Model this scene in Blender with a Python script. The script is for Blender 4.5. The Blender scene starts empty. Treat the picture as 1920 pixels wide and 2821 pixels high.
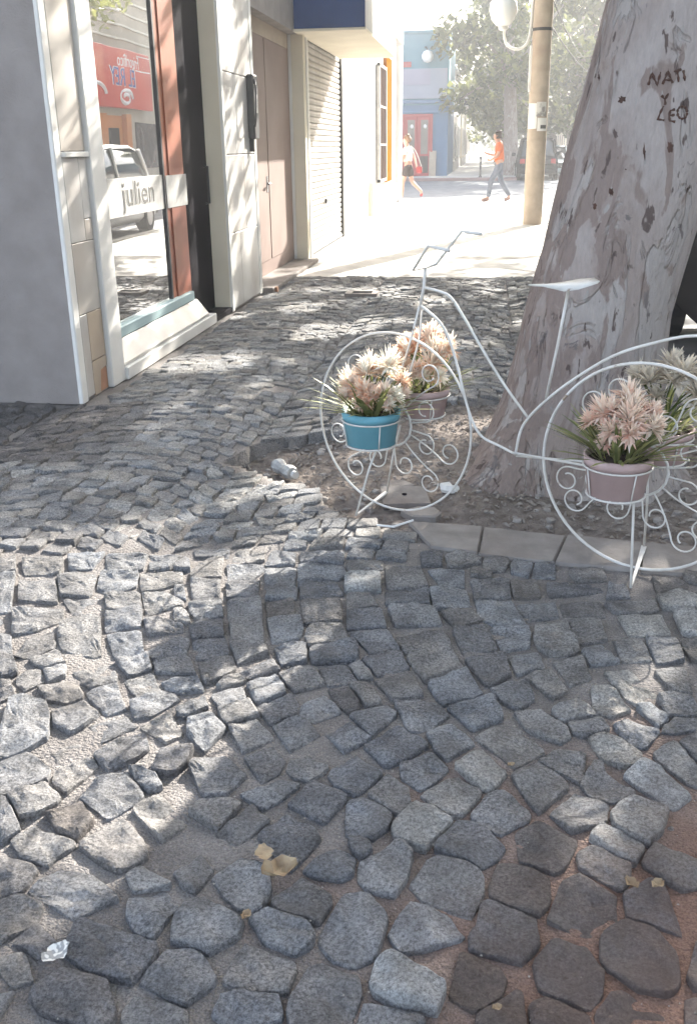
import bpy, bmesh, math, random
import numpy as np
from mathutils import Vector, Matrix

S = bpy.context.scene
HAZE = True      # the air of the street
C = S.collection
rnd = random.Random(7)
nrg = np.random.default_rng(11)

# ------------------------------------------------------------------ camera (solved from the vanishing points of the street)
FPX, CX, CY, EYE = 2622.0, 960.0, 1410.5, 1.38
_n = np.array([95, 6857, FPX]); _n /= np.linalg.norm(_n)
_f = np.array([1345 - CX, 410 - CY, FPX]); _f -= _n * (_f @ _n); _f /= np.linalg.norm(_f)
AZ, AY = -_n, _f
AX = np.cross(AY, AZ)
cam_d = bpy.data.cameras.new('camera')
cam = bpy.data.objects.new('camera', cam_d); C.objects.link(cam)
cam_d.sensor_fit = 'VERTICAL'; cam_d.sensor_height = 36.0
cam_d.lens = FPX / 2821 * 36.0
cam_d.clip_start = 0.05; cam_d.clip_end = 3000
_r = [Vector((AX[i], AY[i], AZ[i])) for i in range(3)]
cam.matrix_world = Matrix(((_r[0].x, -_r[1].x, -_r[2].x, 0), (_r[0].y, -_r[1].y, -_r[2].y, 0),
                           (_r[0].z, -_r[1].z, -_r[2].z, EYE), (0, 0, 0, 1)))
S.camera = cam

# ------------------------------------------------------------------ daylight
SUN_EL, SUN_AZ = math.radians(26.0), math.radians(19.8)      # azimuth from +Y towards +X
SUN_DIR = np.array([math.sin(SUN_AZ) * math.cos(SUN_EL), math.cos(SUN_AZ) * math.cos(SUN_EL), math.sin(SUN_EL)])
world = bpy.data.worlds.new('World'); S.world = world; world.use_nodes = True
wn = world.node_tree.nodes; wl = world.node_tree.links
bg = wn['Background']; sky = wn.new('ShaderNodeTexSky'); sky.sky_type = 'NISHITA'; sky.sun_disc = False
sky.sun_elevation = SUN_EL; sky.sun_rotation = SUN_AZ
sky.air_density = 1.0; sky.dust_density = 3.0; sky.ozone_density = 1.0
hs = wn.new('ShaderNodeHueSaturation'); hs.inputs['Saturation'].default_value = 0.7
wl.new(sky.outputs[0], hs.inputs['Color']); wl.new(hs.outputs[0], bg.inputs[0]); bg.inputs[1].default_value = 0.15
sd = bpy.data.lights.new('sun', 'SUN'); sd.energy = 5.0; sd.angle = math.radians(0.5); sd.color = (1.0, 0.95, 0.86)
sun = bpy.data.objects.new('sun', sd); C.objects.link(sun)
sun.rotation_euler = Vector(-SUN_DIR).to_track_quat('-Z', 'Y').to_euler()
S.view_settings.view_transform = 'Standard'; S.view_settings.look = 'None'
S.view_settings.gamma = 1.0; S.view_settings.use_curve_mapping = False
S.view_settings.exposure = 2.25
S.cycles.max_bounces = 6; S.cycles.transparent_max_bounces = 8

# ------------------------------------------------------------------ survey helpers: the photograph's points as places in the street
def ray(u, v):
    d = np.array([u - CX, v - CY, FPX]); return np.array([d @ AX, d @ AY, d @ AZ])
def gp(u, v, z=0.0):
    d = ray(u, v); return np.array([0, 0, EYE]) + d * ((z - EYE) / d[2])
def onx(u, v, x):
    d = ray(u, v); return np.array([0, 0, EYE]) + d * (x / d[0])
K = 1920 / 1582

# ------------------------------------------------------------------ mesh builder
class MB:
    def __init__(s): s.v = []; s.f = []; s.t = []
    def add(s, vs, fs, tint=None):
        o = len(s.v); s.v.extend([tuple(map(float, p)) for p in vs])
        s.f.extend([tuple(i + o for i in f) for f in fs])
        if tint is not None: s.t.extend([tint] * len(vs))
        return s
    def box(s, x0, x1, y0, y1, z0, z1, bev=0.0, tint=None):
        if bev <= 0:
            vs = [(x, y, z) for z in (z0, z1) for y in (y0, y1) for x in (x0, x1)]
            fs = [(0, 2, 3, 1), (4, 5, 7, 6), (0, 1, 5, 4), (2, 6, 7, 3), (0, 4, 6, 2), (1, 3, 7, 5)]
            return s.add(vs, fs, tint)
        b = min(bev, (x1 - x0) / 2.2, (y1 - y0) / 2.2, (z1 - z0) / 2.2)
        vs = []; idx = {}
        for i, (xs, sx) in enumerate(((x0, 1), (x1, -1))):
            for j, (ys, sy) in enumerate(((y0, 1), (y1, -1))):
                for k_, (zs, sz) in enumerate(((z0, 1), (z1, -1))):
                    for a in range(3):
                        p = [xs + sx * b, ys + sy * b, zs + sz * b]
                        p[a] = (xs, ys, zs)[a]
                        idx[(i, j, k_, a)] = len(vs); vs.append(tuple(p))
        fs = []
        for i in (0, 1):
            q = [idx[(i, 0, 0, 0)], idx[(i, 1, 0, 0)], idx[(i, 1, 1, 0)], idx[(i, 0, 1, 0)]]; fs.append(q[::-1] if i == 0 else q)
            q = [idx[(0, i, 0, 1)], idx[(0, i, 1, 1)], idx[(1, i, 1, 1)], idx[(1, i, 0, 1)]]; fs.append(q[::-1] if i == 0 else q)
            q = [idx[(0, 0, i, 2)], idx[(1, 0, i, 2)], idx[(1, 1, i, 2)], idx[(0, 1, i, 2)]]; fs.append(q[::-1] if i == 0 else q)
        for i in (0, 1):
            for j in (0, 1):
                fs.append((idx[(i, j, 0, 0)], idx[(i, j, 0, 1)], idx[(i, j, 1, 1)], idx[(i, j, 1, 0)]))
                fs.append((idx[(i, 0, j, 0)], idx[(i, 1, j, 0)], idx[(i, 1, j, 2)], idx[(i, 0, j, 2)]))
                fs.append((idx[(0, i, j, 1)], idx[(1, i, j, 1)], idx[(1, i, j, 2)], idx[(0, i, j, 2)]))
                for k_ in (0, 1): fs.append((idx[(i, j, k_, 0)], idx[(i, j, k_, 1)], idx[(i, j, k_, 2)]))
        return s.add(vs, fs, tint)
    def tube(s, pts, r, n=6, closed=False, cap=True):
        P = [Vector(p) for p in pts]; m = len(P)
        rs = r if isinstance(r, (list, tuple)) else [r] * m
        T = []
        for i in range(m):
            a = P[(i - 1) % m] if (closed or i > 0) else P[i]
            b = P[(i + 1) % m] if (closed or i < m - 1) else P[i]
            t = (b - a); T.append(t.normalized() if t.length > 1e-9 else Vector((0, 0, 1)))
        u = T[0].orthogonal().normalized(); vs = []
        for i in range(m):
            u = (u - T[i] * u.dot(T[i])); u = u.normalized() if u.length > 1e-6 else T[i].orthogonal().normalized()
            w = T[i].cross(u)
            for k_ in range(n):
                a = 2 * math.pi * k_ / n
                vs.append(P[i] + (u * math.cos(a) + w * math.sin(a)) * rs[i])
        fs = []
        for i in range(m if closed else m - 1):
            j = (i + 1) % m
            for k_ in range(n):
                l = (k_ + 1) % n; fs.append((i * n + k_, i * n + l, j * n + l, j * n + k_))
        if cap and not closed:
            fs.append(tuple(range(n))[::-1]); fs.append(tuple((m - 1) * n + k_ for k_ in range(n)))
        return s.add(vs, fs)
    def lathe(s, prof, c=(0, 0, 0), n=20, cap0=True, cap1=True):
        vs = []; fs = []
        for r, z in prof:
            for k_ in range(n):
                a = 2 * math.pi * k_ / n; vs.append((c[0] + r * math.cos(a), c[1] + r * math.sin(a), c[2] + z))
        for i in range(len(prof) - 1):
            for k_ in range(n):
                l = (k_ + 1) % n; fs.append((i * n + k_, i * n + l, (i + 1) * n + l, (i + 1) * n + k_))
        if cap0: fs.append(tuple(range(n))[::-1])
        if cap1: fs.append(tuple((len(prof) - 1) * n + k_ for k_ in range(n)))
        return s.add(vs, fs)
    def prism(s, poly, axis, a0, a1):
        """closed polygon (p,q) extruded along an axis ('x': p=y,q=z  'y': p=x,q=z  'z': p=x,q=y)"""
        m = len(poly)
        mk = {'x': lambda p, a: (a, p[0], p[1]), 'y': lambda p, a: (p[0], a, p[1]), 'z': lambda p, a: (p[0], p[1], a)}[axis]
        vs = [mk(p, a0) for p in poly] + [mk(p, a1) for p in poly]
        fs = [tuple(range(m))[::-1], tuple(range(m, 2 * m))] + [(i, (i + 1) % m, m + (i + 1) % m, m + i) for i in range(m)]
        return s.add(vs, fs)

WL = {}
def mesh_of(name, mb, mat, off=(0, 0, 0), smooth=False):
    me = bpy.data.meshes.new(name)
    o = np.array(off, float)
    vs = (np.array(mb.v, float) - o) if len(mb.v) else np.zeros((0, 3))
    me.from_pydata(vs.tolist(), [], mb.f)
    if len(mb.t) == len(mb.v) and mb.t:
        at = me.attributes.new('tint', 'FLOAT', 'POINT'); at.data.foreach_set('value', np.array(mb.t, np.float32))
    if mat is not None: me.materials.append(mat)
    if smooth: me.shade_smooth()
    me.update()
    return me
def ob(name, mb, mat, parent=None, smooth=False, fix=False):
    """one mesh object; coordinates in the builder are street coordinates"""
    off = WL[parent.name] if parent is not None else np.zeros(3)
    me = mesh_of(name, mb, mat, off, smooth)
    if fix:
        b = bmesh.new(); b.from_mesh(me); bmesh.ops.recalc_face_normals(b, faces=b.faces); b.to_mesh(me); b.free()
    o = bpy.data.objects.new(name, me); C.objects.link(o)
    if parent is not None: o.parent = parent
    WL[o.name] = np.array(off, float)
    return o
def tag(o, label=None, cat=None, group=None, kind=None):
    if label: o['label'] = label
    if cat: o['category'] = cat
    if group: o['group'] = group
    if kind: o['kind'] = kind
    return o
def thing(name, loc, label, cat, group=None):
    o = bpy.data.objects.new(name, None); C.objects.link(o); o.location = loc; o.empty_display_size = 0.1
    WL[o.name] = np.array(loc, float)
    return tag(o, label, cat, group)
def copy_tree(o, parent=None):
    c = o.copy(); C.objects.link(c)
    if parent is not None: c.parent = parent; c.matrix_parent_inverse = Matrix()
    for ch in list(o.children): copy_tree(ch, c)
    return c

# ------------------------------------------------------------------ materials
def new_mat(name):
    m = bpy.data.materials.new(name); m.use_nodes = True
    return m, m.node_tree.nodes, m.node_tree.links, m.node_tree.nodes['Principled BSDF']
def pm(name, c1, c2=None, scale=6.0, rough=0.7, bump=0.15, bscale=40.0, spec=0.3, metal=0.0, detail=6.0, dist=0.01, contrast=(0.35, 0.65), c3=None, s3=1.5, t3=(0.55, 0.7)):
    """two-tone noise colour (+ optional larger stains c3) with fine relief"""
    m, N, L, B = new_mat(name)
    tc = N.new('ShaderNodeTexCoord')
    c2 = c2 or tuple(x * 0.8 for x in c1)
    nz = N.new('ShaderNodeTexNoise'); nz.inputs['Scale'].default_value = scale; nz.inputs['Detail'].default_value = detail
    L.new(tc.outputs['Object'], nz.inputs['Vector'])
    rp = N.new('ShaderNodeValToRGB'); rp.color_ramp.elements[0].position, rp.color_ramp.elements[1].position = contrast
    rp.color_ramp.elements[0].color = (*c2, 1); rp.color_ramp.elements[1].color = (*c1, 1)
    L.new(nz.outputs['Fac'], rp.inputs['Fac']); out = rp.outputs['Color']
    if c3:
        n3 = N.new('ShaderNodeTexNoise'); n3.inputs['Scale'].default_value = s3; n3.inputs['Detail'].default_value = 5
        L.new(tc.outputs['Object'], n3.inputs['Vector'])
        r3 = N.new('ShaderNodeMapRange'); r3.inputs[1].default_value, r3.inputs[2].default_value = t3
        L.new(n3.outputs['Fac'], r3.inputs[0])
        mx = N.new('ShaderNodeMixRGB'); mx.inputs[2].default_value = (*c3, 1)
        L.new(r3.outputs[0], mx.inputs[0]); L.new(out, mx.inputs[1]); out = mx.outputs[0]
    L.new(out, B.inputs['Base Color'])
    B.inputs['Roughness'].default_value = rough; B.inputs['Metallic'].default_value = metal
    B.inputs['Specular IOR Level'].default_value = spec
    if bump > 0:
        n2 = N.new('ShaderNodeTexNoise'); n2.inputs['Scale'].default_value = bscale; n2.inputs['Detail'].default_value = 8
        n2.inputs['Roughness'].default_value = 0.65
        L.new(tc.outputs['Object'], n2.inputs['Vector'])
        bp = N.new('ShaderNodeBump'); bp.inputs['Strength'].default_value = bump; bp.inputs['Distance'].default_value = dist
        L.new(n2.outputs['Fac'], bp.inputs['Height']); L.new(bp.outputs['Normal'], B.inputs['Normal'])
    return m

def granite_mat():
    m, N, L, B = new_mat('granite')
    geo = N.new('ShaderNodeNewGeometry')
    at = N.new('ShaderNodeAttribute'); at.attribute_name = 'tint'
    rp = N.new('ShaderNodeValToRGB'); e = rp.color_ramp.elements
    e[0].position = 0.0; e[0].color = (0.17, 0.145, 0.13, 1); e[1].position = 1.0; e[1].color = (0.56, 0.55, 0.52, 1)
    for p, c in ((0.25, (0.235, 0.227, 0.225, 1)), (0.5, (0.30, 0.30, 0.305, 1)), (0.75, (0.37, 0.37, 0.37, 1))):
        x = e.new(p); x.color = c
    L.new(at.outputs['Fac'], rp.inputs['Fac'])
    n1 = N.new('ShaderNodeTexNoise'); n1.inputs['Scale'].default_value = 125; n1.inputs['Detail'].default_value = 5; n1.inputs['Roughness'].default_value = 0.9
    L.new(geo.outputs['Position'], n1.inputs['Vector'])
    r1 = N.new('ShaderNodeMapRange'); r1.inputs[1].default_value = 0.38; r1.inputs[2].default_value = 0.62; r1.inputs[3].default_value = 0.38; r1.inputs[4].default_value = 1.62
    L.new(n1.outputs['Fac'], r1.inputs[0])
    n2 = N.new('ShaderNodeTexNoise'); n2.inputs['Scale'].default_value = 9; n2.inputs['Detail'].default_value = 5
    L.new(geo.outputs['Position'], n2.inputs['Vector'])
    r2 = N.new('ShaderNodeMapRange'); r2.inputs[1].default_value = 0.3; r2.inputs[2].default_value = 0.7; r2.inputs[3].default_value = 0.6; r2.inputs[4].default_value = 1.32
    L.new(n2.outputs['Fac'], r2.inputs[0])
    mu = N.new('ShaderNodeMath'); mu.operation = 'MULTIPLY'; L.new(r1.outputs[0], mu.inputs[0]); L.new(r2.outputs[0], mu.inputs[1])
    vm = N.new('ShaderNodeVectorMath'); vm.operation = 'SCALE'; L.new(mu.outputs[0], vm.inputs['Scale'])
    m23 = N.new('ShaderNodeMath'); m23.operation = 'MULTIPLY'; m23.inputs[1].default_value = 23.7; L.new(at.outputs['Fac'], m23.inputs[0])
    fr = N.new('ShaderNodeMath'); fr.operation = 'FRACT'; L.new(m23.outputs[0], fr.inputs[0])
    hr = N.new('ShaderNodeValToRGB'); hr.color_ramp.elements[0].color = (1.05, 0.99, 0.94, 1); hr.color_ramp.elements[1].color = (0.96, 0.99, 1.06, 1); L.new(fr.outputs[0], hr.inputs['Fac'])
    hm_ = N.new('ShaderNodeMixRGB'); hm_.blend_type = 'MULTIPLY'; hm_.inputs[0].default_value = 1.0; L.new(rp.outputs['Color'], hm_.inputs[1]); L.new(hr.outputs['Color'], hm_.inputs[2]); L.new(hm_.outputs[0], vm.inputs[0])
    # dust of the joints caught on the faces
    n3 = N.new('ShaderNodeTexNoise'); n3.inputs['Scale'].default_value = 4; n3.inputs['Detail'].default_value = 8; n3.inputs['Roughness'].default_value = 0.7
    L.new(geo.outputs['Position'], n3.inputs['Vector'])
    r3 = N.new('ShaderNodeMapRange'); r3.inputs[1].default_value = 0.5; r3.inputs[2].default_value = 0.72; r3.inputs[4].default_value = 0.6
    L.new(n3.outputs['Fac'], r3.inputs[0])
    mx = N.new('ShaderNodeMixRGB'); mx.inputs[2].default_value = (0.235, 0.212, 0.195, 1)
    L.new(r3.outputs[0], mx.inputs[0]); L.new(vm.outputs[0], mx.inputs[1])
    vd = N.new('ShaderNodeVectorMath'); vd.operation = 'DISTANCE'; vd.inputs[1].default_value = (0.62, 1.2, 0); L.new(geo.outputs['Position'], vd.inputs[0])  # brown flare tint painted over the stones of the same corner
    ad = N.new('ShaderNodeMath'); ad.operation = 'ADD'; L.new(vd.outputs['Value'], ad.inputs[0]); L.new(n3.outputs['Fac'], ad.inputs[1])
    mr = N.new('ShaderNodeMapRange'); mr.inputs[1].default_value = 0.75; mr.inputs[2].default_value = 1.3; mr.inputs[3].default_value = 0.7; mr.inputs[4].default_value = 0.0; L.new(ad.outputs[0], mr.inputs[0])
    mxr = N.new('ShaderNodeMixRGB'); mxr.inputs[2].default_value = (0.185, 0.12, 0.10, 1); L.new(mr.outputs[0], mxr.inputs[0]); L.new(mx.outputs[0], mxr.inputs[1])
    L.new(mxr.outputs[0], B.inputs['Base Color']); B.inputs['Roughness'].default_value = 0.72; B.inputs['Specular IOR Level'].default_value = 0.35
    def hn(sc, ro):
        q = N.new('ShaderNodeTexNoise'); q.inputs['Scale'].default_value = sc; q.inputs['Detail'].default_value = 9; q.inputs['Roughness'].default_value = ro
        L.new(geo.outputs['Position'], q.inputs['Vector']); return q
    b1 = N.new('ShaderNodeBump'); b1.inputs['Strength'].default_value = 1.0; b1.inputs['Distance'].default_value = 0.075; L.new(hn(24, .72).outputs['Fac'], b1.inputs['Height'])
    b2 = N.new('ShaderNodeBump'); b2.inputs['Strength'].default_value = 1.0; b2.inputs['Distance'].default_value = 0.034; L.new(hn(95, .7).outputs['Fac'], b2.inputs['Height'])
    L.new(b1.outputs['Normal'], b2.inputs['Normal']); L.new(b2.outputs['Normal'], B.inputs['Normal'])
    return m

def sand_mat():
    m, N, L, B = new_mat('joint_sand')
    geo = N.new('ShaderNodeNewGeometry')
    n1 = N.new('ShaderNodeTexNoise'); n1.inputs['Scale'].default_value = 7; n1.inputs['Detail'].default_value = 6
    L.new(geo.outputs['Position'], n1.inputs['Vector'])
    rp = N.new('ShaderNodeValToRGB'); e = rp.color_ramp.elements
    e[0].position = 0.35; e[0].color = (0.165, 0.15, 0.143, 1); e[1].position = 0.65; e[1].color = (0.235, 0.217, 0.207, 1)
    L.new(n1.outputs['Fac'], rp.inputs['Fac'])
    # reddish lens-flare tint painted into the sand at one corner of the paving
    vd = N.new('ShaderNodeVectorMath'); vd.operation = 'DISTANCE'; vd.inputs[1].default_value = (0.62, 1.25, 0)
    L.new(geo.outputs['Position'], vd.inputs[0])
    n2 = N.new('ShaderNodeTexNoise'); n2.inputs['Scale'].default_value = 3; n2.inputs['Detail'].default_value = 4
    L.new(geo.outputs['Position'], n2.inputs['Vector'])
    ad = N.new('ShaderNodeMath'); ad.operation = 'ADD'; L.new(vd.outputs['Value'], ad.inputs[0]); L.new(n2.outputs['Fac'], ad.inputs[1])
    mr = N.new('ShaderNodeMapRange'); mr.inputs[1].default_value = 0.85; mr.inputs[2].default_value = 1.55; mr.inputs[3].default_value = 0.9; mr.inputs[4].default_value = 0.0
    L.new(ad.outputs[0], mr.inputs[0])
    mx = N.new('ShaderNodeMixRGB'); mx.inputs[2].default_value = (0.20, 0.115, 0.086, 1)
    L.new(mr.outputs[0], mx.inputs[0]); L.new(rp.outputs['Color'], mx.inputs[1])
    sp = N.new('ShaderNodeTexNoise'); sp.inputs['Scale'].default_value = 230; sp.inputs['Detail'].default_value = 4; sp.inputs['Roughness'].default_value = 0.8; L.new(geo.outputs['Position'], sp.inputs['Vector'])
    sr = N.new('ShaderNodeMapRange'); sr.inputs[1].default_value = 0.36; sr.inputs[2].default_value = 0.64; sr.inputs[3].default_value = 0.6; sr.inputs[4].default_value = 1.35; L.new(sp.outputs['Fac'], sr.inputs[0])
    sv = N.new('ShaderNodeVectorMath'); sv.operation = 'SCALE'; L.new(mx.outputs[0], sv.inputs[0]); L.new(sr.outputs[0], sv.inputs['Scale'])
    L.new(sv.outputs[0], B.inputs['Base Color']); B.inputs['Roughness'].default_value = 0.9; B.inputs['Specular IOR Level'].default_value = 0.2
    n3 = N.new('ShaderNodeTexNoise'); n3.inputs['Scale'].default_value = 120; n3.inputs['Detail'].default_value = 6
    L.new(geo.outputs['Position'], n3.inputs['Vector'])
    bp = N.new('ShaderNodeBump'); bp.inputs['Strength'].default_value = 1.0; bp.inputs['Distance'].default_value = 0.014
    L.new(n3.outputs['Fac'], bp.inputs['Height']); L.new(bp.outputs['Normal'], B.inputs['Normal'])
    return m

def leaf_mat(name, c1, c2, trans=0.45):
    m, N, L, B = new_mat(name)
    at = N.new('ShaderNodeAttribute'); at.attribute_name = 'tint'
    rp = N.new('ShaderNodeValToRGB'); rp.color_ramp.elements[0].color = (*c1, 1); rp.color_ramp.elements[1].color = (*c2, 1)
    L.new(at.outputs['Fac'], rp.inputs['Fac']); L.new(rp.outputs['Color'], B.inputs['Base Color'])
    B.inputs['Roughness'].default_value = 0.5; B.inputs['Specular IOR Level'].default_value = 0.3
    tr = N.new('ShaderNodeBsdfTranslucent'); L.new(rp.outputs['Color'], tr.inputs['Color'])
    mx = N.new('ShaderNodeMixShader'); mx.inputs[0].default_value = trans
    L.new(B.outputs[0], mx.inputs[1]); L.new(tr.outputs[0], mx.inputs[2])
    L.new(mx.outputs[0], N['Material Output'].inputs['Surface'])
    return m

def bark_mat():
    m, N, L, B = new_mat('plane_bark')
    tc = N.new('ShaderNodeTexCoord')
    mp = N.new('ShaderNodeMapping'); mp.inputs['Scale'].default_value = (1.25, 1.25, 0.42); L.new(tc.outputs['Object'], mp.inputs['Vector'])
    def noise(sc, det, dst=0.0, ro=0.55):
        n = N.new('ShaderNodeTexNoise'); n.inputs['Scale'].default_value = sc; n.inputs['Detail'].default_value = det
        n.inputs['Distortion'].default_value = dst; n.inputs['Roughness'].default_value = ro; L.new(mp.outputs[0], n.inputs['Vector']); return n
    def step(n, a, b):
        r = N.new('ShaderNodeMapRange'); r.inputs[1].default_value = a; r.inputs[2].default_value = b; L.new(n.outputs['Fac'], r.inputs[0]); return r
    def mix(fac, prev, col):
        x = N.new('ShaderNodeMixRGB'); L.new(fac.outputs[0], x.inputs[0]); L.new(prev, x.inputs[1]); x.inputs[2].default_value = (*col, 1); return x.outputs[0]
    base = N.new('ShaderNodeRGB'); base.outputs[0].default_value = (0.335, 0.295, 0.278, 1)
    gr = N.new('ShaderNodeSeparateXYZ'); L.new(tc.outputs['Object'], gr.inputs[0])
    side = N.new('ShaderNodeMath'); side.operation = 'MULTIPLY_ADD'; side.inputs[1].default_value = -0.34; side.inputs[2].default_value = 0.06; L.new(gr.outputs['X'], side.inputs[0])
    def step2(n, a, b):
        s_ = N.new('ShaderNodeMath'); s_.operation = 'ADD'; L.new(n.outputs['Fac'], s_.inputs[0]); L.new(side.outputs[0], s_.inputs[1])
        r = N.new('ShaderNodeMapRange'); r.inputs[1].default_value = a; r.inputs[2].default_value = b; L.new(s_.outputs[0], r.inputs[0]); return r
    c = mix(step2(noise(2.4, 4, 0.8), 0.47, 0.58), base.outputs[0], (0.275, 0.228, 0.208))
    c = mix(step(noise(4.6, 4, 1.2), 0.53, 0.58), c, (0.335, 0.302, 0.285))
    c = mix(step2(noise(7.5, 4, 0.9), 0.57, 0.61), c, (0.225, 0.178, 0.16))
    c = mix(step(noise(5.2, 6, 1.5, 0.65), 0.625, 0.65), c, (0.15, 0.13, 0.127))
    c = mix(step(noise(16.0, 4, 0.5), 0.64, 0.67), c, (0.10, 0.075, 0.068))
    c = mix(step(noise(22.0, 3, 0.5), 0.66, 0.70), c, (0.30, 0.28, 0.265))
    fine = noise(45, 8, 0, 0.7); r = N.new('ShaderNodeMapRange'); r.inputs[3].default_value = 0.72; r.inputs[4].default_value = 1.28
    L.new(fine.outputs['Fac'], r.inputs[0])
    vm = N.new('ShaderNodeVectorMath'); vm.operation = 'SCALE'; L.new(c, vm.inputs[0]); L.new(r.outputs[0], vm.inputs['Scale'])
    L.new(vm.outputs[0], B.inputs['Base Color']); B.inputs['Roughness'].default_value = 0.8; B.inputs['Specular IOR Level'].default_value = 0.2
    h1 = step(noise(4.6, 4, 1.2), 0.54, 0.59); h2 = noise(30, 8)
    h3 = step(noise(6.0, 5, 1.5), 0.64, 0.69)
    a = N.new('ShaderNodeMath'); a.operation = 'MULTIPLY_ADD'; a.inputs[1].default_value = -0.9; L.new(h1.outputs[0], a.inputs[0]); L.new(h2.outputs['Fac'], a.inputs[2])
    a2 = N.new('ShaderNodeMath'); a2.operation = 'MULTIPLY_ADD'; a2.inputs[1].default_value = -1.0; L.new(h3.outputs[0], a2.inputs[0]); L.new(a.outputs[0], a2.inputs[2])
    bp = N.new('ShaderNodeBump'); bp.inputs['Strength'].default_value = 0.9; bp.inputs['Distance'].default_value = 0.014
    L.new(a2.outputs[0], bp.inputs['Height']); L.new(bp.outputs['Normal'], B.inputs['Normal'])
    return m

def mirror_glass(name, tint=(0.05, 0.05, 0.055), refl=0.6):
    m, N, L, B = new_mat(name)
    B.inputs['Base Color'].default_value = (*tint, 1); B.inputs['Roughness'].default_value = 0.4
    gl = N.new('ShaderNodeBsdfGlossy'); gl.inputs['Roughness'].default_value = 0.0; gl.inputs['Color'].default_value = (0.95, 0.95, 0.95, 1)
    tc = N.new('ShaderNodeTexCoord'); nz = N.new('ShaderNodeTexNoise'); nz.inputs['Scale'].default_value = 1.1; nz.inputs['Detail'].default_value = 1
    L.new(tc.outputs['Object'], nz.inputs['Vector'])
    bp = N.new('ShaderNodeBump'); bp.inputs['Strength'].default_value = 0.035; bp.inputs['Distance'].default_value = 0.05
    L.new(nz.outputs['Fac'], bp.inputs['Height']); L.new(bp.outputs['Normal'], gl.inputs['Normal'])
    mx = N.new('ShaderNodeMixShader'); mx.inputs[0].default_value = refl
    L.new(B.outputs[0], mx.inputs[1]); L.new(gl.outputs[0], mx.inputs[2]); L.new(mx.outputs[0], N['Material Output'].inputs['Surface'])
    return m

M = {}
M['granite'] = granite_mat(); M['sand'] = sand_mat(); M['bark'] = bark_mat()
M['soil'] = pm('soil', (0.27, 0.235, 0.212), (0.16, 0.132, 0.117), 22, 0.95, 0.9, 90, 0.1, dist=0.02)
M['litter'] = pm('leaf_litter', (0.30, 0.268, 0.242), (0.18, 0.152, 0.135), 40, 0.9, 0.2, 90, 0.1)
M['concrete'] = pm('concrete', (0.28, 0.255, 0.238), (0.20, 0.18, 0.168), 9, 0.85, 0.5, 60, 0.2, c3=(0.185, 0.155, 0.14), s3=3, t3=(0.48, 0.68))
M['paving'] = pm('pale_paving', (0.62, 0.60, 0.56), (0.50, 0.48, 0.45), 3, 0.85, 0.3, 50, 0.2, c3=(0.36, 0.33, 0.31), s3=1.2, t3=(0.55, 0.75))
M['asphalt'] = pm('asphalt', (0.19, 0.195, 0.205), (0.13, 0.135, 0.14), 3, 0.85, 0.5, 90, 0.3)
M['kerb'] = pm('kerb_concrete', (0.45, 0.43, 0.40), (0.33, 0.31, 0.29), 5, 0.85, 0.4, 60)
M['redkerb'] = pm('red_kerb_paint', (0.30, 0.20, 0.19), (0.24, 0.17, 0.16), 5, 0.8, 0.3, 60)
M['wire'] = pm('white_enamel', (0.68, 0.66, 0.63), (0.55, 0.52, 0.48), 14, 0.5, 0.25, 120, 0.4, dist=0.002, c3=(0.33, 0.25, 0.19), s3=22, t3=(0.66, 0.72))
M['pot_blue'] = pm('blue_pot_plastic', (0.16, 0.41, 0.51), (0.135, 0.36, 0.46), 9, 0.5, 0.1, 60, 0.35)
M['pot_pink'] = pm('dusty_pink_pot', (0.54, 0.40, 0.39), (0.46, 0.335, 0.325), 9, 0.7, 0.15, 60, 0.25)
M['potsoil'] = pm('pot_soil', (0.06, 0.045, 0.035), (0.03, 0.022, 0.018), 40, 0.95, 0.8, 120, 0.1)
M['petal'] = leaf_mat('petals', (0.86, 0.48, 0.29), (0.92, 0.89, 0.79), 0.4)
M['petal_pink'] = leaf_mat('petals_dusty', (0.80, 0.48, 0.38), (0.88, 0.78, 0.67), 0.35)
M['petal_dry'] = leaf_mat('petals_dry', (0.52, 0.42, 0.34), (0.72, 0.66, 0.56), 0.35)
M['blade'] = leaf_mat('flower_leaves', (0.11, 0.14, 0.045), (0.38, 0.38, 0.16), 0.4)
M['leaf'] = leaf_mat('plane_leaves', (0.09, 0.125, 0.035), (0.30, 0.31, 0.09), 0.5)
M['leaf_far'] = leaf_mat('street_tree_leaves', (0.042, 0.062, 0.022), (0.23, 0.245, 0.075), 0.45)
M['stucco'] = pm('grey_stucco', (0.30, 0.27, 0.258), (0.25, 0.224, 0.214), 5, 0.9, 0.6, 110, 0.15, c3=(0.21, 0.19, 0.185), s3=1.6, t3=(0.6, 0.85))
M['marble'] = pm('marble_tile', (0.47, 0.44, 0.405), (0.41, 0.375, 0.34), 3, 0.4, 0.05, 60, 0.4, c3=(0.42, 0.35, 0.295), s3=1.3, t3=(0.5, 0.75))
M['marble_grey'] = pm('grey_marble', (0.60, 0.585, 0.56), (0.50, 0.48, 0.46), 3, 0.45, 0.06, 50, 0.4, c3=(0.40, 0.36, 0.33), s3=2.0, t3=(0.5, 0.75))
M['tan_tile'] = pm('tan_tile', (0.42, 0.34, 0.26), (0.36, 0.285, 0.22), 4, 0.5, 0.1, 60)
M['terracotta'] = pm('bare_terracotta', (0.46, 0.25, 0.16), (0.38, 0.20, 0.12), 9, 0.9, 0.4, 60)
M['white'] = pm('white_paint', (0.74, 0.73, 0.70), (0.66, 0.64, 0.61), 2, 0.7, 0.1, 60, 0.25, c3=(0.58, 0.55, 0.50), s3=0.9, t3=(0.55, 0.8))
M['cream'] = pm('cream_paint', (0.70, 0.64, 0.52), (0.62, 0.56, 0.45), 2, 0.7, 0.1, 60, 0.25)
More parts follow.
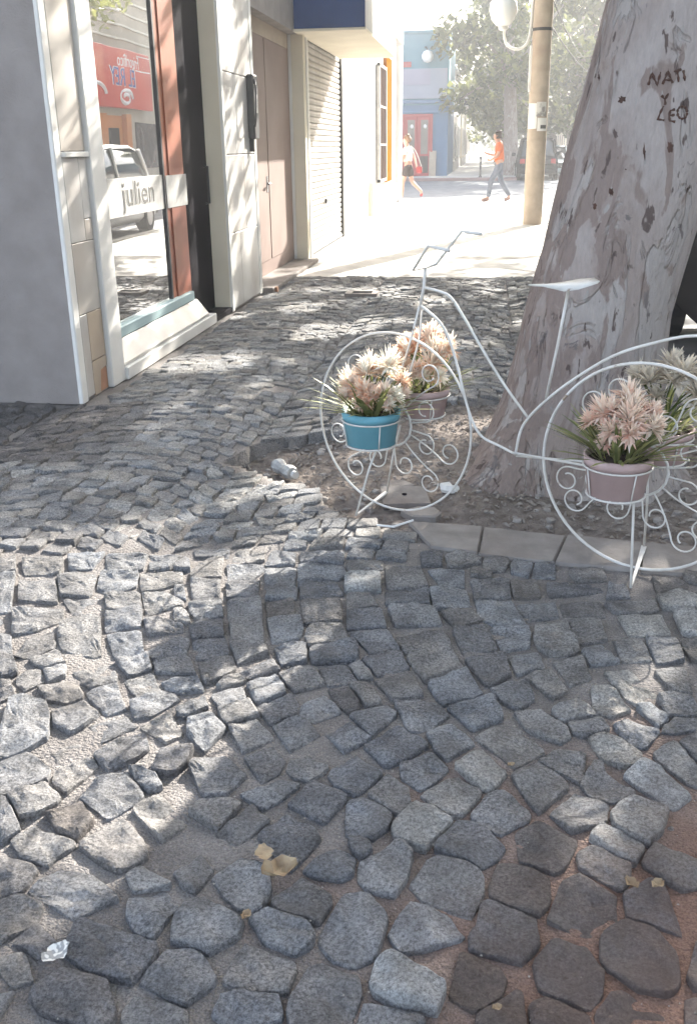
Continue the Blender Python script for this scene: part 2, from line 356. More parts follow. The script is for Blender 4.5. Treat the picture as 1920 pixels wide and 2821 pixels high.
M['greywall'] = pm('grey_wall_paint', (0.50, 0.495, 0.48), (0.43, 0.42, 0.41), 2, 0.8, 0.15, 60, 0.2)
M['navy'] = pm('navy_sign_face', (0.018, 0.06, 0.19), (0.013, 0.046, 0.15), 2, 0.85, 0.03, 60, 0.08)
M['orange_board'] = pm('copper_orange_board', (0.31, 0.095, 0.045), (0.235, 0.072, 0.04), 2.2, 0.45, 0.05, 40, 0.35, c3=(0.26, 0.085, 0.07), s3=0.8, t3=(0.45, 0.7))
M['dark'] = pm('dark_doorway', (0.011, 0.009, 0.013), (0.008, 0.007, 0.009), 3, 0.95, 0.1, 40, 0.03)
M['darkmetal'] = pm('dark_metal', (0.05, 0.048, 0.052), (0.035, 0.034, 0.036), 8, 0.45, 0.1, 60, 0.4)
M['brown_door'] = pm('brown_door_paint', (0.275, 0.20, 0.175), (0.23, 0.162, 0.142), 2, 0.6, 0.06, 60, 0.3)
M['shutter'] = pm('shutter_grey', (0.46, 0.435, 0.40), (0.38, 0.35, 0.32), 5, 0.6, 0.08, 60, 0.3)
M['grille'] = pm('white_grille', (0.62, 0.60, 0.57), None, 5, 0.6, 0.05, 60)
M['window_dark'] = pm('window_dark', (0.10, 0.085, 0.08), (0.06, 0.05, 0.05), 2, 0.25, 0.0, 60, 0.5)
M['ochre'] = pm('ochre_paint', (0.34, 0.115, 0.007), (0.30, 0.10, 0.006), 2, 1.0, 0.08, 60, 0.0)
M['bluewall'] = pm('blue_facade_paint', (0.10, 0.18, 0.29), (0.08, 0.15, 0.245), 0.8, 0.75, 0.1, 30, 0.2)
M['tealwall'] = pm('teal_facade_paint', (0.11, 0.235, 0.29), (0.09, 0.20, 0.255), 0.8, 0.75, 0.1, 30, 0.2)
M['signgrey'] = pm('faded_sign_panel', (0.26, 0.28, 0.34), (0.23, 0.25, 0.31), 0.7, 0.6, 0.0)
M['signmauve'] = pm('faded_mauve_panel', (0.28, 0.265, 0.335), (0.245, 0.235, 0.30), 0.7, 0.6, 0.0)
M['red'] = pm('red_paint', (0.38, 0.05, 0.055), (0.32, 0.04, 0.045), 2, 0.55, 0.05, 40)
M['signred'] = pm('red_sign_vinyl', (0.62, 0.06, 0.03), (0.50, 0.045, 0.025), 0.9, 0.4, 0.0, 40, 0.4, c3=(0.72, 0.22, 0.12), s3=0.5, t3=(0.55, 0.75))
M['signwhite'] = pm('sign_white', (0.80, 0.78, 0.74), None, 3, 0.5, 0.0)
M['signblue'] = pm('sign_blue', (0.03, 0.08, 0.32), None, 3, 0.5, 0.0)
M['band'] = pm('frosted_band', (0.46, 0.45, 0.43), (0.33, 0.32, 0.31), 6, 0.5, 0.3, 25, 0.3)
M['inkgrey'] = pm('band_lettering', (0.10, 0.095, 0.09), None, 8, 0.6, 0.0)
M['inkwhite'] = pm('band_lettering_outline', (0.66, 0.65, 0.63), None, 8, 0.6, 0.0)
M['pole'] = pm('pole_concrete', (0.50, 0.415, 0.33), (0.40, 0.325, 0.255), 5, 0.85, 0.3, 60, 0.2, c3=(0.34, 0.25, 0.19), s3=1.2, t3=(0.5, 0.75))
M['poleupper'] = pm('pole_paint_pale', (0.56, 0.50, 0.43), (0.47, 0.41, 0.34), 5, 0.85, 0.3, 60)
M['lampglass'] = pm('opal_globe', (0.82, 0.82, 0.80), (0.78, 0.78, 0.76), 2, 0.25, 0.0, 60, 0.5)
M['paper'] = pm('old_paper', (0.62, 0.60, 0.56), (0.30, 0.28, 0.27), 9, 0.8, 0.0, contrast=(0.4, 0.5))
M['tissue'] = pm('white_tissue', (0.72, 0.71, 0.70), (0.62, 0.61, 0.60), 9, 0.8, 0.2, 60)
M['dryleaf'] = pm('dry_leaf', (0.40, 0.31, 0.20), (0.26, 0.18, 0.11), 30, 0.75, 0.3, 90)
M['twig'] = pm('twig', (0.45, 0.41, 0.36), (0.32, 0.28, 0.24), 20, 0.8, 0.3, 90)
M['skin'] = pm('skin', (0.50, 0.30, 0.22), (0.45, 0.26, 0.19), 9, 0.6, 0.0)
M['orange_shirt'] = pm('orange_cloth', (0.60, 0.16, 0.05), (0.48, 0.11, 0.035), 6, 0.85, 0.2, 60)
M['jeans'] = pm('grey_blue_denim', (0.19, 0.215, 0.26), (0.14, 0.16, 0.20), 8, 0.9, 0.2, 90)
M['hair'] = pm('dark_hair', (0.05, 0.035, 0.028), (0.03, 0.02, 0.016), 30, 0.6, 0.3, 90)
M['hair_brown'] = pm('brown_hair', (0.20, 0.11, 0.06), (0.14, 0.075, 0.04), 30, 0.6, 0.3, 90)
M['white_cloth'] = pm('white_cloth', (0.70, 0.68, 0.65), (0.60, 0.58, 0.55), 8, 0.9, 0.2, 60)
M['dark_cloth'] = pm('dark_cloth', (0.07, 0.055, 0.055), (0.05, 0.04, 0.04), 8, 0.9, 0.2, 60)
M['shoe'] = pm('tan_shoe', (0.36, 0.22, 0.18), (0.28, 0.17, 0.14), 8, 0.6, 0.0)
M['car_dark'] = pm('dark_car_paint', (0.028, 0.028, 0.031), (0.024, 0.024, 0.027), 2, 0.9, 0.0, 60, 0.01)
M['car_pale'] = pm('pale_car_paint', (0.42, 0.50, 0.50), (0.38, 0.46, 0.46), 2, 0.25, 0.0, 60, 0.6)
M['car_silver'] = pm('silver_car_paint', (0.60, 0.61, 0.62), (0.55, 0.56, 0.57), 2, 0.25, 0.0, 60, 0.6, metal=0.2)
M['car_glass'] = pm('car_glass', (0.03, 0.045, 0.05), (0.02, 0.03, 0.035), 2, 0.05, 0.0, 60, 0.9)
M['tyre'] = pm('tyre_rubber', (0.03, 0.03, 0.032), None, 20, 0.85, 0.2, 60)
M['rim'] = pm('wheel_alloy', (0.45, 0.45, 0.46), None, 5, 0.35, 0.0, metal=0.8)
M['lamp_red'] = pm('tail_lamp', (0.45, 0.03, 0.03), None, 5, 0.2, 0.0, 60, 0.6)
M['lamp_clear'] = pm('head_lamp', (0.7, 0.7, 0.7), None, 5, 0.15, 0.0, 60, 0.7)
M['plate'] = pm('plate_white', (0.6, 0.6, 0.58), None, 5, 0.5, 0.0)
M['tanwall'] = pm('tan_render', (0.46, 0.40, 0.31), (0.38, 0.33, 0.26), 1.2, 0.85, 0.2, 40, 0.2)
M['orangewall'] = pm('orange_render', (0.55, 0.22, 0.07), (0.48, 0.18, 0.06), 1.2, 0.85, 0.2, 40, 0.2)
M['skysilver'] = pm('pale_blue_board', (0.42, 0.55, 0.57), (0.36, 0.48, 0.50), 3, 0.6, 0.05, 40)
M['rooftile'] = pm('flat_roof', (0.36, 0.33, 0.30), None, 2, 0.9, 0.2, 30)
M['cable'] = pm('black_cable', (0.03, 0.03, 0.03), None, 5, 0.7, 0.0)
M['carve'] = pm('carved_bark', (0.095, 0.05, 0.038), (0.06, 0.034, 0.027), 30, 0.9, 0.3, 90)
M['stripe'] = pm('striped_paper', (0.66, 0.65, 0.62), (0.30, 0.30, 0.30), 110, 0.8, 0.0, contrast=(0.46, 0.54), detail=0)
M['rubble'] = pm('rubble_stone', (0.34, 0.315, 0.295), (0.24, 0.215, 0.20), 14, 0.9, 0.5, 70, 0.2)
M['bottle'] = pm('cloudy_plastic', (0.42, 0.42, 0.41), (0.26, 0.255, 0.25), 30, 0.35, 0.5, 60, 0.5)

# ================================================================== GROUND, ROADS, PAVEMENT
def sheet(name, x0, x1, y0, y1, z, mat, kind='structure'):
    mb = MB().add([(x0, y0, z), (x1, y0, z), (x1, y1, z), (x0, y1, z)], [(0, 1, 2, 3)])
    return tag(ob(name, mb, mat), kind=kind)
KX = 1.30            # street face of the kerb
sheet('ground', -700, 700, -700, 900, -0.16, M['asphalt'])
sheet('road', KX - 0.02, 6.2, -20, 300, -0.13, M['asphalt'])
sheet('cross_road', -200, 200, 28.6, 47.4, -0.126, M['asphalt'])

def inpoly(px, py, poly):
    poly = np.asarray(poly)[:, :2]; r = np.zeros(np.shape(px), bool); j = len(poly) - 1
    for i in range(len(poly)):
        xi, yi = poly[i]; xj, yj = poly[j]
        c = ((yi > py) != (yj > py)) & (px < (xj - xi) * (py - yi) / (yj - yi + 1e-12) + xi)
        r ^= c; j = i
    return r
PIT = [(-0.33, 3.44), (-0.55, 3.62), (-0.72, 3.85), (-1.16, 4.18), (-1.08, 4.46), (-0.83, 4.66), (-0.6, 4.76), (-0.45, 5.1), (-0.2, 5.43), (0.12, 5.5), (0.7, 5.52), (1.14, 5.45), (1.14, 3.30), (0.815, 3.36), (-0.26, 3.47)]
COB_Y = 11.0

def vnoise(x, y, s, seed):
    """cheap smooth value noise"""
    r = np.random.default_rng(seed).random((64, 64)); x = np.asarray(x) * s; y = np.asarray(y) * s
    xi = np.floor(x).astype(int); yi = np.floor(y).astype(int); fx = x - xi; fy = y - yi
    fx = fx * fx * (3 - 2 * fx); fy = fy * fy * (3 - 2 * fy)
    g = lambda a, b: r[a % 64, b % 64]
    return (g(xi, yi) * (1 - fx) + g(xi + 1, yi) * fx) * (1 - fy) + (g(xi, yi + 1) * (1 - fx) + g(xi + 1, yi + 1) * fx) * fy - 0.5
def grid(x0, x1, y0, y1, st, zf):
    nx = int((x1 - x0) / st) + 1; ny = int((y1 - y0) / st) + 1
    xs = np.linspace(x0, x1, nx); ys = np.linspace(y0, y1, ny); X, Y = np.meshgrid(xs, ys)
    Z = zf(X, Y); mb = MB(); mb.v = [tuple(p) for p in np.stack([X.ravel(), Y.ravel(), Z.ravel()], 1).tolist()]
    mb.f = [(j * nx + i, j * nx + i + 1, (j + 1) * nx + i + 1, (j + 1) * nx + i) for j in range(ny - 1) for i in range(nx - 1)]
    return mb
def sand_z(X, Y):
    z = -0.0085 + 0.008 * vnoise(X, Y, 3, 1) + 0.007 * vnoise(X, Y, 9, 2) + 0.003 * vnoise(X, Y, 21, 3)
    # settled and heaved areas of the old paving
    z = z + UND(X, Y)
    pit = inpoly(X, Y, PIT)
    return np.where(pit, -0.16, z)
def UND(x, y): return 0.035 * vnoise(x, y, 0.9, 5) * np.clip((np.asarray(y) - 2.0) / 3, 0.25, 1)
pavement = tag(ob('pavement', grid(-4.6, 1.16, -0.5, COB_Y, 0.03, sand_z), M['sand'], smooth=True), kind='structure')
def pale_z(X, Y): return 0.004 + 0.01 * vnoise(X, Y, 1.1, 8) + UND(X, Y) * np.clip((11.6 - Y), 0, 1)
side = grid(-4.6, 1.16, COB_Y, 28.3, 0.3, pale_z)
tag(ob('far_pavement', side, M['paving'], smooth=True), kind='structure')
kerb = tag(ob('kerb', MB().box(1.15, KX, -2, -0.02, -0.16, 0.02, 0.015), M['kerb']), kind='structure')
for i in range(31):
    y = i * 0.93; mb = MB().box(1.15, KX, y, y + 0.922, -0.16, 0.015 + rnd.uniform(0, 0.012), 0.015)
    ob('kerbstone', mb, M['kerb'], kerb)
tag(ob('corner_kerb', MB().box(-5, KX, 28.3, 28.55, -0.16, 0.02, 0.02), M['kerb']), kind='structure')
tag(ob('far_kerb', MB().box(-40, 1.35, 47.4, 47.62, -0.16, 0.02, 0.02), M['redkerb']), kind='structure')
sheet('far_corner_pavement', -40, 1.35, 47.6, 300, 0.0, M['paving'])
sheet('opposite_pavement', 6.2, 7.7, -20, 300, 0.0, M['paving'])
tag(ob('opposite_kerb', MB().box(6.05, 6.2, -20, 300, -0.16, 0.015, 0.015), M['kerb']), kind='structure')

# ------------------------------------------------------------------ soil of the tree pit
def soil_z(X, Y):
    z = -0.055 + 0.05 * vnoise(X, Y, 2.1, 21) + 0.03 * vnoise(X, Y, 7, 22) + 0.014 * vnoise(X, Y, 19, 23)
    d = np.hypot(X - 0.42, Y - 4.3)
    return z + 0.05 * np.exp(-(d / 0.6) ** 2)
soil = tag(ob('tree_pit_soil', grid(-1.3, 1.15, 3.2, 5.65, 0.022, soil_z), M['soil'], smooth=True), kind='structure')
mb = MB()
for i in range(4200):
    x, y = rnd.uniform(-1.2, 1.12), rnd.uniform(3.3, 5.5)
    if not inpoly(np.array(x), np.array(y), PIT): continue
    z = float(soil_z(np.array(x), np.array(y))); s = rnd.choice((0.003, 0.004, 0.006, 0.008, 0.012)); a = rnd.uniform(0, 6.28); el = rnd.uniform(.8, 2.2)
    t = rnd.uniform(-.5, .5); ca, sa = math.cos(a), math.sin(a); p = []
    for q, w in ((-1, -.5), (1, -.5), (1, .5), (-1, .5)):
        p.append((x + (ca * q * el - sa * w) * s, y + (sa * q * el + ca * w) * s, z + 0.004 + s * (0.4 + t * q)))
    mb.add(p + [(x, y, z + 0.006 + s * 1.1)], [(0, 1, 4), (1, 2, 4), (2, 3, 4), (3, 0, 4)])
tag(ob('pit_litter', mb, M['litter'], soil), kind='stuff')

# ------------------------------------------------------------------ concrete edging of the pit, in broken slabs
ed = tag(ob('pit_edging', MB().box(-0.24, 1.15, 3.24, 3.30, -0.16, -0.01), M['concrete']), kind='structure')
e_top = [gp(1124, 1436), gp(1330, 1452), gp(1560, 1476), gp(1770, 1496), gp(1990, 1512)]
e_bot = [gp(1185, 1506), gp(1316, 1526), gp(1524, 1550), gp(1762, 1572), gp(1990, 1590)]
for i in range(4):
    a, b, c, d = e_bot[i], e_bot[i + 1], e_top[i + 1], e_top[i]
    g_ = 0.0015; q = [(a[0] + g_, a[1]), (b[0] - g_, b[1]), (c[0] - g_, c[1]), (d[0] + g_, d[1])]
    h = 0.004 + rnd.uniform(-.004, .006); m2 = MB()
    cx_, cy_ = np.mean([p[0] for p in q]), np.mean([p[1] for p in q]); V = []
    for s_, z_ in ((1, -0.15), (1, h - 0.012), (0.965, h)):
        V += [(cx_ + (p[0] - cx_) * s_, cy_ + (p[1] - cy_) * s_, z_ + rnd.uniform(-.003, .003)) for p in q]
    m2.add(V, [(0, 1, 5, 4), (1, 2, 6, 5), (2, 3, 7, 6), (3, 0, 4, 7), (4, 5, 9, 8), (5, 6, 10, 9), (6, 7, 11, 10), (7, 4, 8, 11), (8, 9, 10, 11)])
    ob('edging_slab', m2, M['concrete'], ed)

# ------------------------------------------------------------------ granite setts: the near ones surveyed one by one, the rest laid in segmental arches
SETTS = {
 (0,1500): "0,225 130,215 95,540 0,555|175,290 500,280 490,470 170,455|510,230 830,240 830,415 510,410|850,210 1200,220 1190,330 960,395 860,360|1225,220 1582,190 1582,325 1240,385|120,540 540,540 500,700 120,745|560,450 860,450 850,580 660,590|540,600 865,600 870,920 610,985 510,830|920,410 1210,400 1215,500 950,540|930,560 1225,530 1215,680 930,715|1250,400 1582,360 1582,540 1280,585|1270,620 1582,570 1582,720 1300,750|130,770 480,740 470,860 280,940 130,945|940,750 1220,740 1240,910 1000,945|0,760 90,740 100,910 0,920|0,950 100,940 150,1080 0,1130|160,1040 350,1045 400,1170 220,1250 165,1170|370,1035 560,1030 550,1110 410,1170|270,970 500,890 560,1010 350,1030|650,1080 980,990 1010,1160 740,1235|1010,980 1270,950 1300,1050 1080,1130|1090,1140 1320,1090 1390,1240 1180,1290|340,1210 660,1170 710,1290 450,1385|760,1260 1010,1200 1080,1400 870,1465|440,1410 760,1320 860,1480 610,1600 480,1520|0,1340 380,1290 430,1440 400,1690 90,1790 0,1800|0,1160 80,1160 120,1270 0,1330|1345,1000 1640,950 1690,1090 1390,1080|1310,890 1570,790 1640,830 1660,920 1330,950|1390,1110 1700,1105 1760,1230 1480,1260|1150,1350 1460,1270 1540,1330 1320,1460 1190,1480|600,60 900,50 880,180 620,190|930,60 1270,60 1230,180 930,200|1310,50 1582,70 1582,170 1310,185|0,60 130,50 130,190 0,200|200,90 540,90 520,220 220,220",
 (480,1500): "190,10 470,5 460,75 200,60|0,80 120,90 130,180 0,190|160,90 420,90 400,260 150,265|510,20 770,10 770,110 520,130|810,20 1050,20 1040,140 800,140|470,150 760,150 780,200 740,285 480,285|800,190 1050,180 1040,330 800,345|1120,30 1470,40 1460,120 1110,120|1090,140 1480,140 1480,270 1090,290|150,280 390,295 380,420 160,450|461,310 740,290 710,425 470,430|820,355 1060,350 1050,440 810,445|1100,310 1440,285 1470,400 1120,440|140,490 400,450 410,590 150,620|470,455 740,450 750,590 485,610|810,470 1030,450 1030,575 820,590|1110,460 1440,440 1450,630 1140,650|150,690 250,630 400,640 420,760 170,800|490,640 750,620 770,790 510,800|820,620 1090,600 1130,770 860,805|165,820 440,780 470,930 210,960|500,830 740,820 800,910 560,1000|880,860 1130,820 1170,980 940,1000|1140,680 1450,640 1500,780 1180,840|1180,860 1582,800 1582,970 1220,990|220,990 500,960 520,1050 360,1190 270,1150|580,1070 860,970 900,1060 640,1130|390,1180 540,1060 600,1150 430,1210|340,1270 580,1200 600,1300 400,1370|40,1420 250,1300 270,1380 90,1490|650,1180 900,1110 960,1260 720,1340|930,1090 1180,1040 1290,1180 1010,1260|1280,1060 1582,1000 1582,1150 1350,1190|0,510 110,480 130,650 0,720|0,320 80,330 100,460 0,500|400,1410 640,1340 720,1470 460,1582|740,1380 1010,1290 1110,1400 840,1520|1070,1390 1330,1290 1430,1420 1180,1520|1350,1230 1582,1200 1600,1400 1460,1440|130,1480 340,1440 430,1560 260,1750 140,1600",
 (960,1500): "0,110 290,100 290,180 0,205|-20,225 260,225 270,370 -20,375|330,160 620,160 690,330 350,335|640,50 820,40 830,140 650,140|700,180 1000,180 1000,330 830,340|850,50 1140,40 1160,150 880,160|1160,70 1390,60 1400,180 1200,180|1410,80 1620,120 1620,240 1430,200|1070,250 1380,270 1400,420 1110,445|1420,290 1650,300 1660,420 1450,430|340,360 680,375 690,480 340,480|720,360 1010,360 1060,500 760,515|1120,480 1440,460 1530,640 1290,670 1150,600|0,420 170,420 240,500 0,530|0,550 270,560 310,690 0,700|360,520 720,530 800,660 420,665|820,560 1090,540 1150,640 940,690|30,740 330,730 430,880 140,930|420,760 800,700 880,830 510,920|920,720 1200,700 1290,870 1000,910|1240,700 1550,660 1620,850 1320,890|130,960 440,910 510,1040 230,1110|520,950 870,870 980,1040 670,1150|1030,980 1350,940 1400,1090 1220,1200|1400,930 1640,900 1700,1050 1480,1090|0,1000 130,990 200,1120 0,1160|240,1150 530,1080 630,1270 400,1330|715,1180 1020,1060 1150,1250 820,1355|0,1200 180,1190 270,1350 0,1420|410,1350 720,1290 850,1460 680,1570 600,1600 530,1560|880,1390 1250,1300 1330,1480 1090,1565|1250,1210 1540,1140 1600,1300 1480,1390 1330,1300|30,1455 310,1370 400,1450 210,1630",
 (1420,1500): "140,120 330,120 340,240 150,230|480,190 560,150 750,160 790,280 530,280|290,300 720,310 740,370 310,420|20,490 340,470 370,600 100,630|390,500 740,480 770,600 430,620|130,700 440,650 560,900 320,940 210,860|470,640 720,610 780,790 570,830|1250,420 1480,400 1582,460 1582,540 1300,550|1390,580 1582,560 1620,770 1460,730|1440,820 1620,800 1640,970 1540,970|910,600 1250,560 1340,740 1010,770|800,490 1200,440 1230,540 900,590|1200,250 1480,260 1500,370 1250,390|820,310 960,320 990,420 800,430|580,870 830,820 900,980 660,1010|860,800 1120,790 1180,960 940,980|1150,780 1400,790 1460,970 1200,1000|340,1000 580,960 640,1120 480,1190|80,1120 320,1060 440,1230 250,1330|670,1220 830,1200 980,1390 800,1470 700,1420|790,1090 1000,1070 1220,1270 1060,1340 960,1280|1070,1380 1180,1340 1330,1500 1250,1560|340,1410 600,1310 730,1450 470,1560|1230,1080 1480,1040 1530,1260 1390,1270|1250,1310 1480,1270 1600,1440 1360,1490|0,1440 270,1410 490,1610 390,1680 130,1600|450,1440 730,1455 800,1560 650,1630 500,1590|870,1540 1040,1450 1240,1590 1130,1720 1000,1690",
 (0,1950): "800,120 1080,40 1180,130 900,240|1240,130 1480,20 1570,190 1390,275|400,240 720,170 740,300 530,440 430,320|820,380 1060,240 1250,200 1270,330 1170,400 940,500|480,520 780,390 850,450 580,690 470,590|0,440 230,370 400,480 420,600 100,690 0,710|90,740 370,640 500,760 370,880 190,900|850,560 1120,520 1200,680 1240,760 950,920 720,740|1140,500 1300,520 1400,640 1260,690|0,760 60,780 170,1030 0,1150|410,890 700,810 790,960 660,1100 560,1080|110,1130 350,940 640,1160 480,1260 360,1390 220,1280|1160,850 1390,740 1600,960 1400,1110|700,1160 1060,930 1230,1150 1270,1250 1080,1420 860,1280|0,1280 180,1230 290,1390 200,1540 0,1600|1120,1440 1210,1350 1450,1500 1330,1650 1200,1600",
 (0,2371): "480,520 830,470 1250,620 1350,730 1280,850 1110,1040 880,990 560,760|1130,150 1300,100 1540,340 1350,700 1210,590 1140,440|240,230 540,60 800,110 1000,290 1110,460 830,440 650,430|0,320 180,290 340,380 280,500 180,600 0,740|110,720 290,500 480,720 440,770 360,795|0,830 200,800 260,1000 110,1040 0,900|300,1140 560,930 720,950 900,1040 980,1300 880,1424 600,1424 400,1290|1210,1050 1480,750 1670,770 1790,860 1850,1000 1600,1190 1400,1110|1110,1230 1210,1100 1582,1200 1600,1424 1080,1424",
 (480,1950): "470,100 700,60 850,220 600,330|880,130 1100,60 1250,200 1010,330|1340,200 1520,110 1690,230 1480,335|130,450 420,400 600,560 400,760 250,700|630,400 860,330 1000,480 760,600|940,440 1230,370 1330,490 1180,590 1060,560|600,720 900,600 1080,640 920,750 780,830|1020,810 1240,610 1330,620 1500,780 1390,920 1330,960|1350,520 1582,400 1810,560 1560,740 1420,660|370,1040 660,830 800,960 560,1130|160,860 300,730 560,810 370,1010|740,1080 970,930 1210,1010 1250,1100 1020,1360 900,1230|1140,1370 1400,1210 1582,1250 1560,1400 1440,1445 1250,1420|20,1390 220,1280 320,1390 180,1550 80,1480|350,1450 600,1290 800,1400 820,1582 770,1640 720,1720 560,1680 460,1570",
 (480,2371): "20,330 280,320 560,500 520,600 300,730 0,640|870,300 1110,140 1330,270 1340,350 1240,490 1080,450 920,380|680,480 830,390 1070,480 1210,590 1150,690 1030,745 820,650|1270,640 1480,290 1700,260 1830,480 1760,700 1690,890 1400,800|440,1000 540,790 640,700 1010,850 1030,930 960,1090 700,1070|360,1300 440,1130 700,1110 980,1170 860,1400 540,1400|1040,1200 1180,910 1270,870 1582,970 1600,1100 1490,1424 900,1424",
 (960,2371): "380,580 560,340 700,310 850,430 980,620 850,650 670,700 470,740|270,1110 220,1050 270,810 340,780 800,1050 780,1160 690,1350 480,1220|560,180 700,0 860,-60 1180,100 1180,190 1050,460 920,470 700,320|910,1120 990,790 1100,820 1280,930 1340,1010 1250,1300 1130,1260|1010,690 1150,540 1170,380 1330,330 1600,480 1640,700 1550,870 1250,760|1240,230 1320,0 1430,0 1720,130 1740,300 1620,440 1420,350|190,1180 480,1260 680,1390 640,1424 80,1424|1150,1320 1280,1060 1500,1150 1600,1320 1560,1424 1200,1424",
 (960,1950): "150,290 420,130 680,300 360,495|640,190 860,100 1080,270 860,410 730,320|1110,220 1380,110 1560,190 1690,340 1450,470|475,470 680,360 850,500 660,700 490,570|940,480 1160,360 1360,530 1210,715 1130,640|660,730 900,540 1150,740 980,890 850,890|200,680 330,570 500,680 520,800 440,890 210,750|0,780 130,770 350,900 350,980 170,1110 0,1050|390,1010 620,790 880,970 640,1200 450,1120|1060,900 1290,660 1560,870 1530,1010 1330,1100|770,1190 970,980 1150,1000 1330,1180 1190,1420|70,1400 180,1240 360,1090 540,1260 470,1460 340,1640 180,1540|0,1110 150,1130 200,1250 80,1300|1430,540 1700,440 1890,650 1660,860 1560,720",
 (1420,1950): "230,420 380,350 600,370 570,520 530,600 340,510|600,620 700,430 760,450 780,570 1010,690 970,740 820,830 650,690|650,220 850,170 1080,360 1020,440 910,460 760,390|960,560 1140,440 1500,730 1370,840 1150,690|330,880 560,690 790,830 760,950 560,1100|860,900 960,760 1350,880 1360,930 1130,1190 880,1010|680,1120 750,1020 870,1020 1110,1200 1030,1330 820,1220|0,990 170,950 540,1150 430,1370 330,1390 60,1290|1220,380 1400,250 1640,560 1580,640 1480,600|1460,270 1582,200 1700,300 1640,450|1300,170 1340,40 1582,60 1582,170 1450,180|1290,1040 1440,920 1640,960 1700,1180 1560,1240|1100,1320 1260,1150 1582,1300 1640,1500 1430,1520|590,1370 560,1250 680,1210 970,1360 960,1460 910,1540",
 (1420,2371): "280,460 390,200 560,130 850,300 850,460 770,620 540,560|970,250 1100,100 1290,170 1460,640 1250,580 1000,430|780,640 860,480 950,470 1180,560 1370,760 1400,1030 1310,1110 1050,1050 940,940 780,850|180,850 280,650 680,750 740,900 720,1300 560,1230 230,1070|740,1150 960,1120 1400,1370 1420,1424 730,1424|1520,960 1582,680 1700,700 1700,1060 1560,1060|1500,1424 1500,1200 1582,1180 1700,1424|130,1250 330,1160 600,1300 690,1424 60,1424",
}
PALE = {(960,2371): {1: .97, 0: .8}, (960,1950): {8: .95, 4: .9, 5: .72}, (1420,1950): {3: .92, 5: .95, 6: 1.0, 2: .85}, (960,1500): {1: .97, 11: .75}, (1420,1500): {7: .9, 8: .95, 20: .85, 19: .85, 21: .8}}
DARK = {(960,2371): {3: .05, 7: .02, 5: .1, 4: .2}, (1420,2371): {0: .15, 3: .08, 7: .02, 4: .1, 2: .15}, (0,2371): {6: .2, 0: .25, 4: .2}, (1420,1950): {7: .15}}  # dark setts; lower-right ones deepened further to paint in the corner's vignette shade
SC = 500 / 1582
traced = []
for (ox, oy), txt in SETTS.items():
    for i, q in enumerate(txt.split('|')):
        pts = [tuple(map(float, p.split(','))) for p in q.split()]
        poly = np.array([gp(ox + x * SC, oy + y * SC, 0.012)[:2] for x, y in pts])
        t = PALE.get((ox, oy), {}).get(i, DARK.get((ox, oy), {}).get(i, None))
        traced.append((poly, t))
def resample(poly, n, cut=.025):
    p = np.asarray(poly, float)
    q = np.roll(p, -1, 0); p = np.stack([p * (1 - cut) + q * cut, p * cut + q * (1 - cut)], 1).reshape(-1, 2)
    q = np.vstack([p, p[:1]]); s = np.r_[0, np.cumsum(np.hypot(*np.diff(q, axis=0).T))]
    t = np.linspace(0, s[-1], n, endpoint=False)
    return np.stack([np.interp(t, s, q[:, 0]), np.interp(t, s, q[:, 1])], 1)
def sett(mb, poly, n, rough, tint, h, tilt=(0, 0), fine=True, grow=1.0):
    p = resample(poly, n); c = p.mean(0); d = (p - c) * grow
    L_ = np.sqrt(np.mean(np.sum(d ** 2, 1))); m_ = d
    k_ = nrg.normal(0, 0.015, n); k_ = (k_ + np.roll(k_, 1) + .5 * np.roll(k_, 2)) / 1.7
    p = c + m_ * (1 + k_)[:, None]; o = len(mb.v)
    z0 = float(UND(c[0], c[1])); V = []; sx, sy = nrg.uniform(0, 50, 2)
    rel = lambda q: rough * (2.8 * vnoise(q[:, 0] + sx, q[:, 1] + sy, 17, 61) + 2.0 * vnoise(q[:, 0] + sx, q[:, 1] + sy, 44, 62))
    rings = ((1.02, -0.05, 0), (1.0, -0.009, .3), (0.968, -0.0015, .8), (0.84, 0.0005, 1.0), (0.62, 0.001, 1.0), (0.34, 0.0015, 1.0)) if fine else ((1.0, -0.05, 0), (0.995, -0.008, .5), (0.92, 0.0, 1.0))
    for s_, dz, nz in rings:
        q = c + (p - c) * s_
        z = z0 + h + dz + nz * rel(q) + ((q - c) @ np.array(tilt))
        if dz <= -0.04: z = np.full(n, z0 + dz)
        V += np.c_[q, z].tolist()
    V.append([c[0], c[1], z0 + h + 0.001 + float(rel(c[None])[0])])
    k_ = len(rings); F = []
    for i in range(k_ - 1):
        for j in range(n):
            l = (j + 1) % n; F.append((i * n + j, i * n + l, (i + 1) * n + l, (i + 1) * n + j))
    F += [((k_ - 1) * n + j, (k_ - 1) * n + (j + 1) % n, k_ * n) for j in range(n)]
    mb.add(V, F, tint)

def ccw(p):
    x, y = p[:, 0], p[:, 1]; return p if np.sum(x * np.roll(y, -1) - np.roll(x, -1) * y) > 0 else p[::-1]
traced = [(ccw(p), t) for p, t in traced]
t_cent = np.array([p.mean(0) for p, _ in traced])
def clash(poly, others, cent, rad=0.22):
    c = poly.mean(0); near = np.where(np.hypot(*(cent - c).T) < rad)[0]
    if len(near) == 0: return False
    S_ = np.vstack([c + (poly - c) * 0.78, c + (poly - c) * 0.4, c[None]])
    for i in near:
        if inpoly(S_[:, 0], S_[:, 1], others[i]).any(): return True
        o = others[i]; oc = o.mean(0); so = np.vstack([oc + (o - oc) * .8, oc[None]])
        if inpoly(so[:, 0], so[:, 1], poly).any(): return True
    return False
traced_p = [p for p, _ in traced]
MISSING = [gp(770, 1078)[:2]]
laid = []
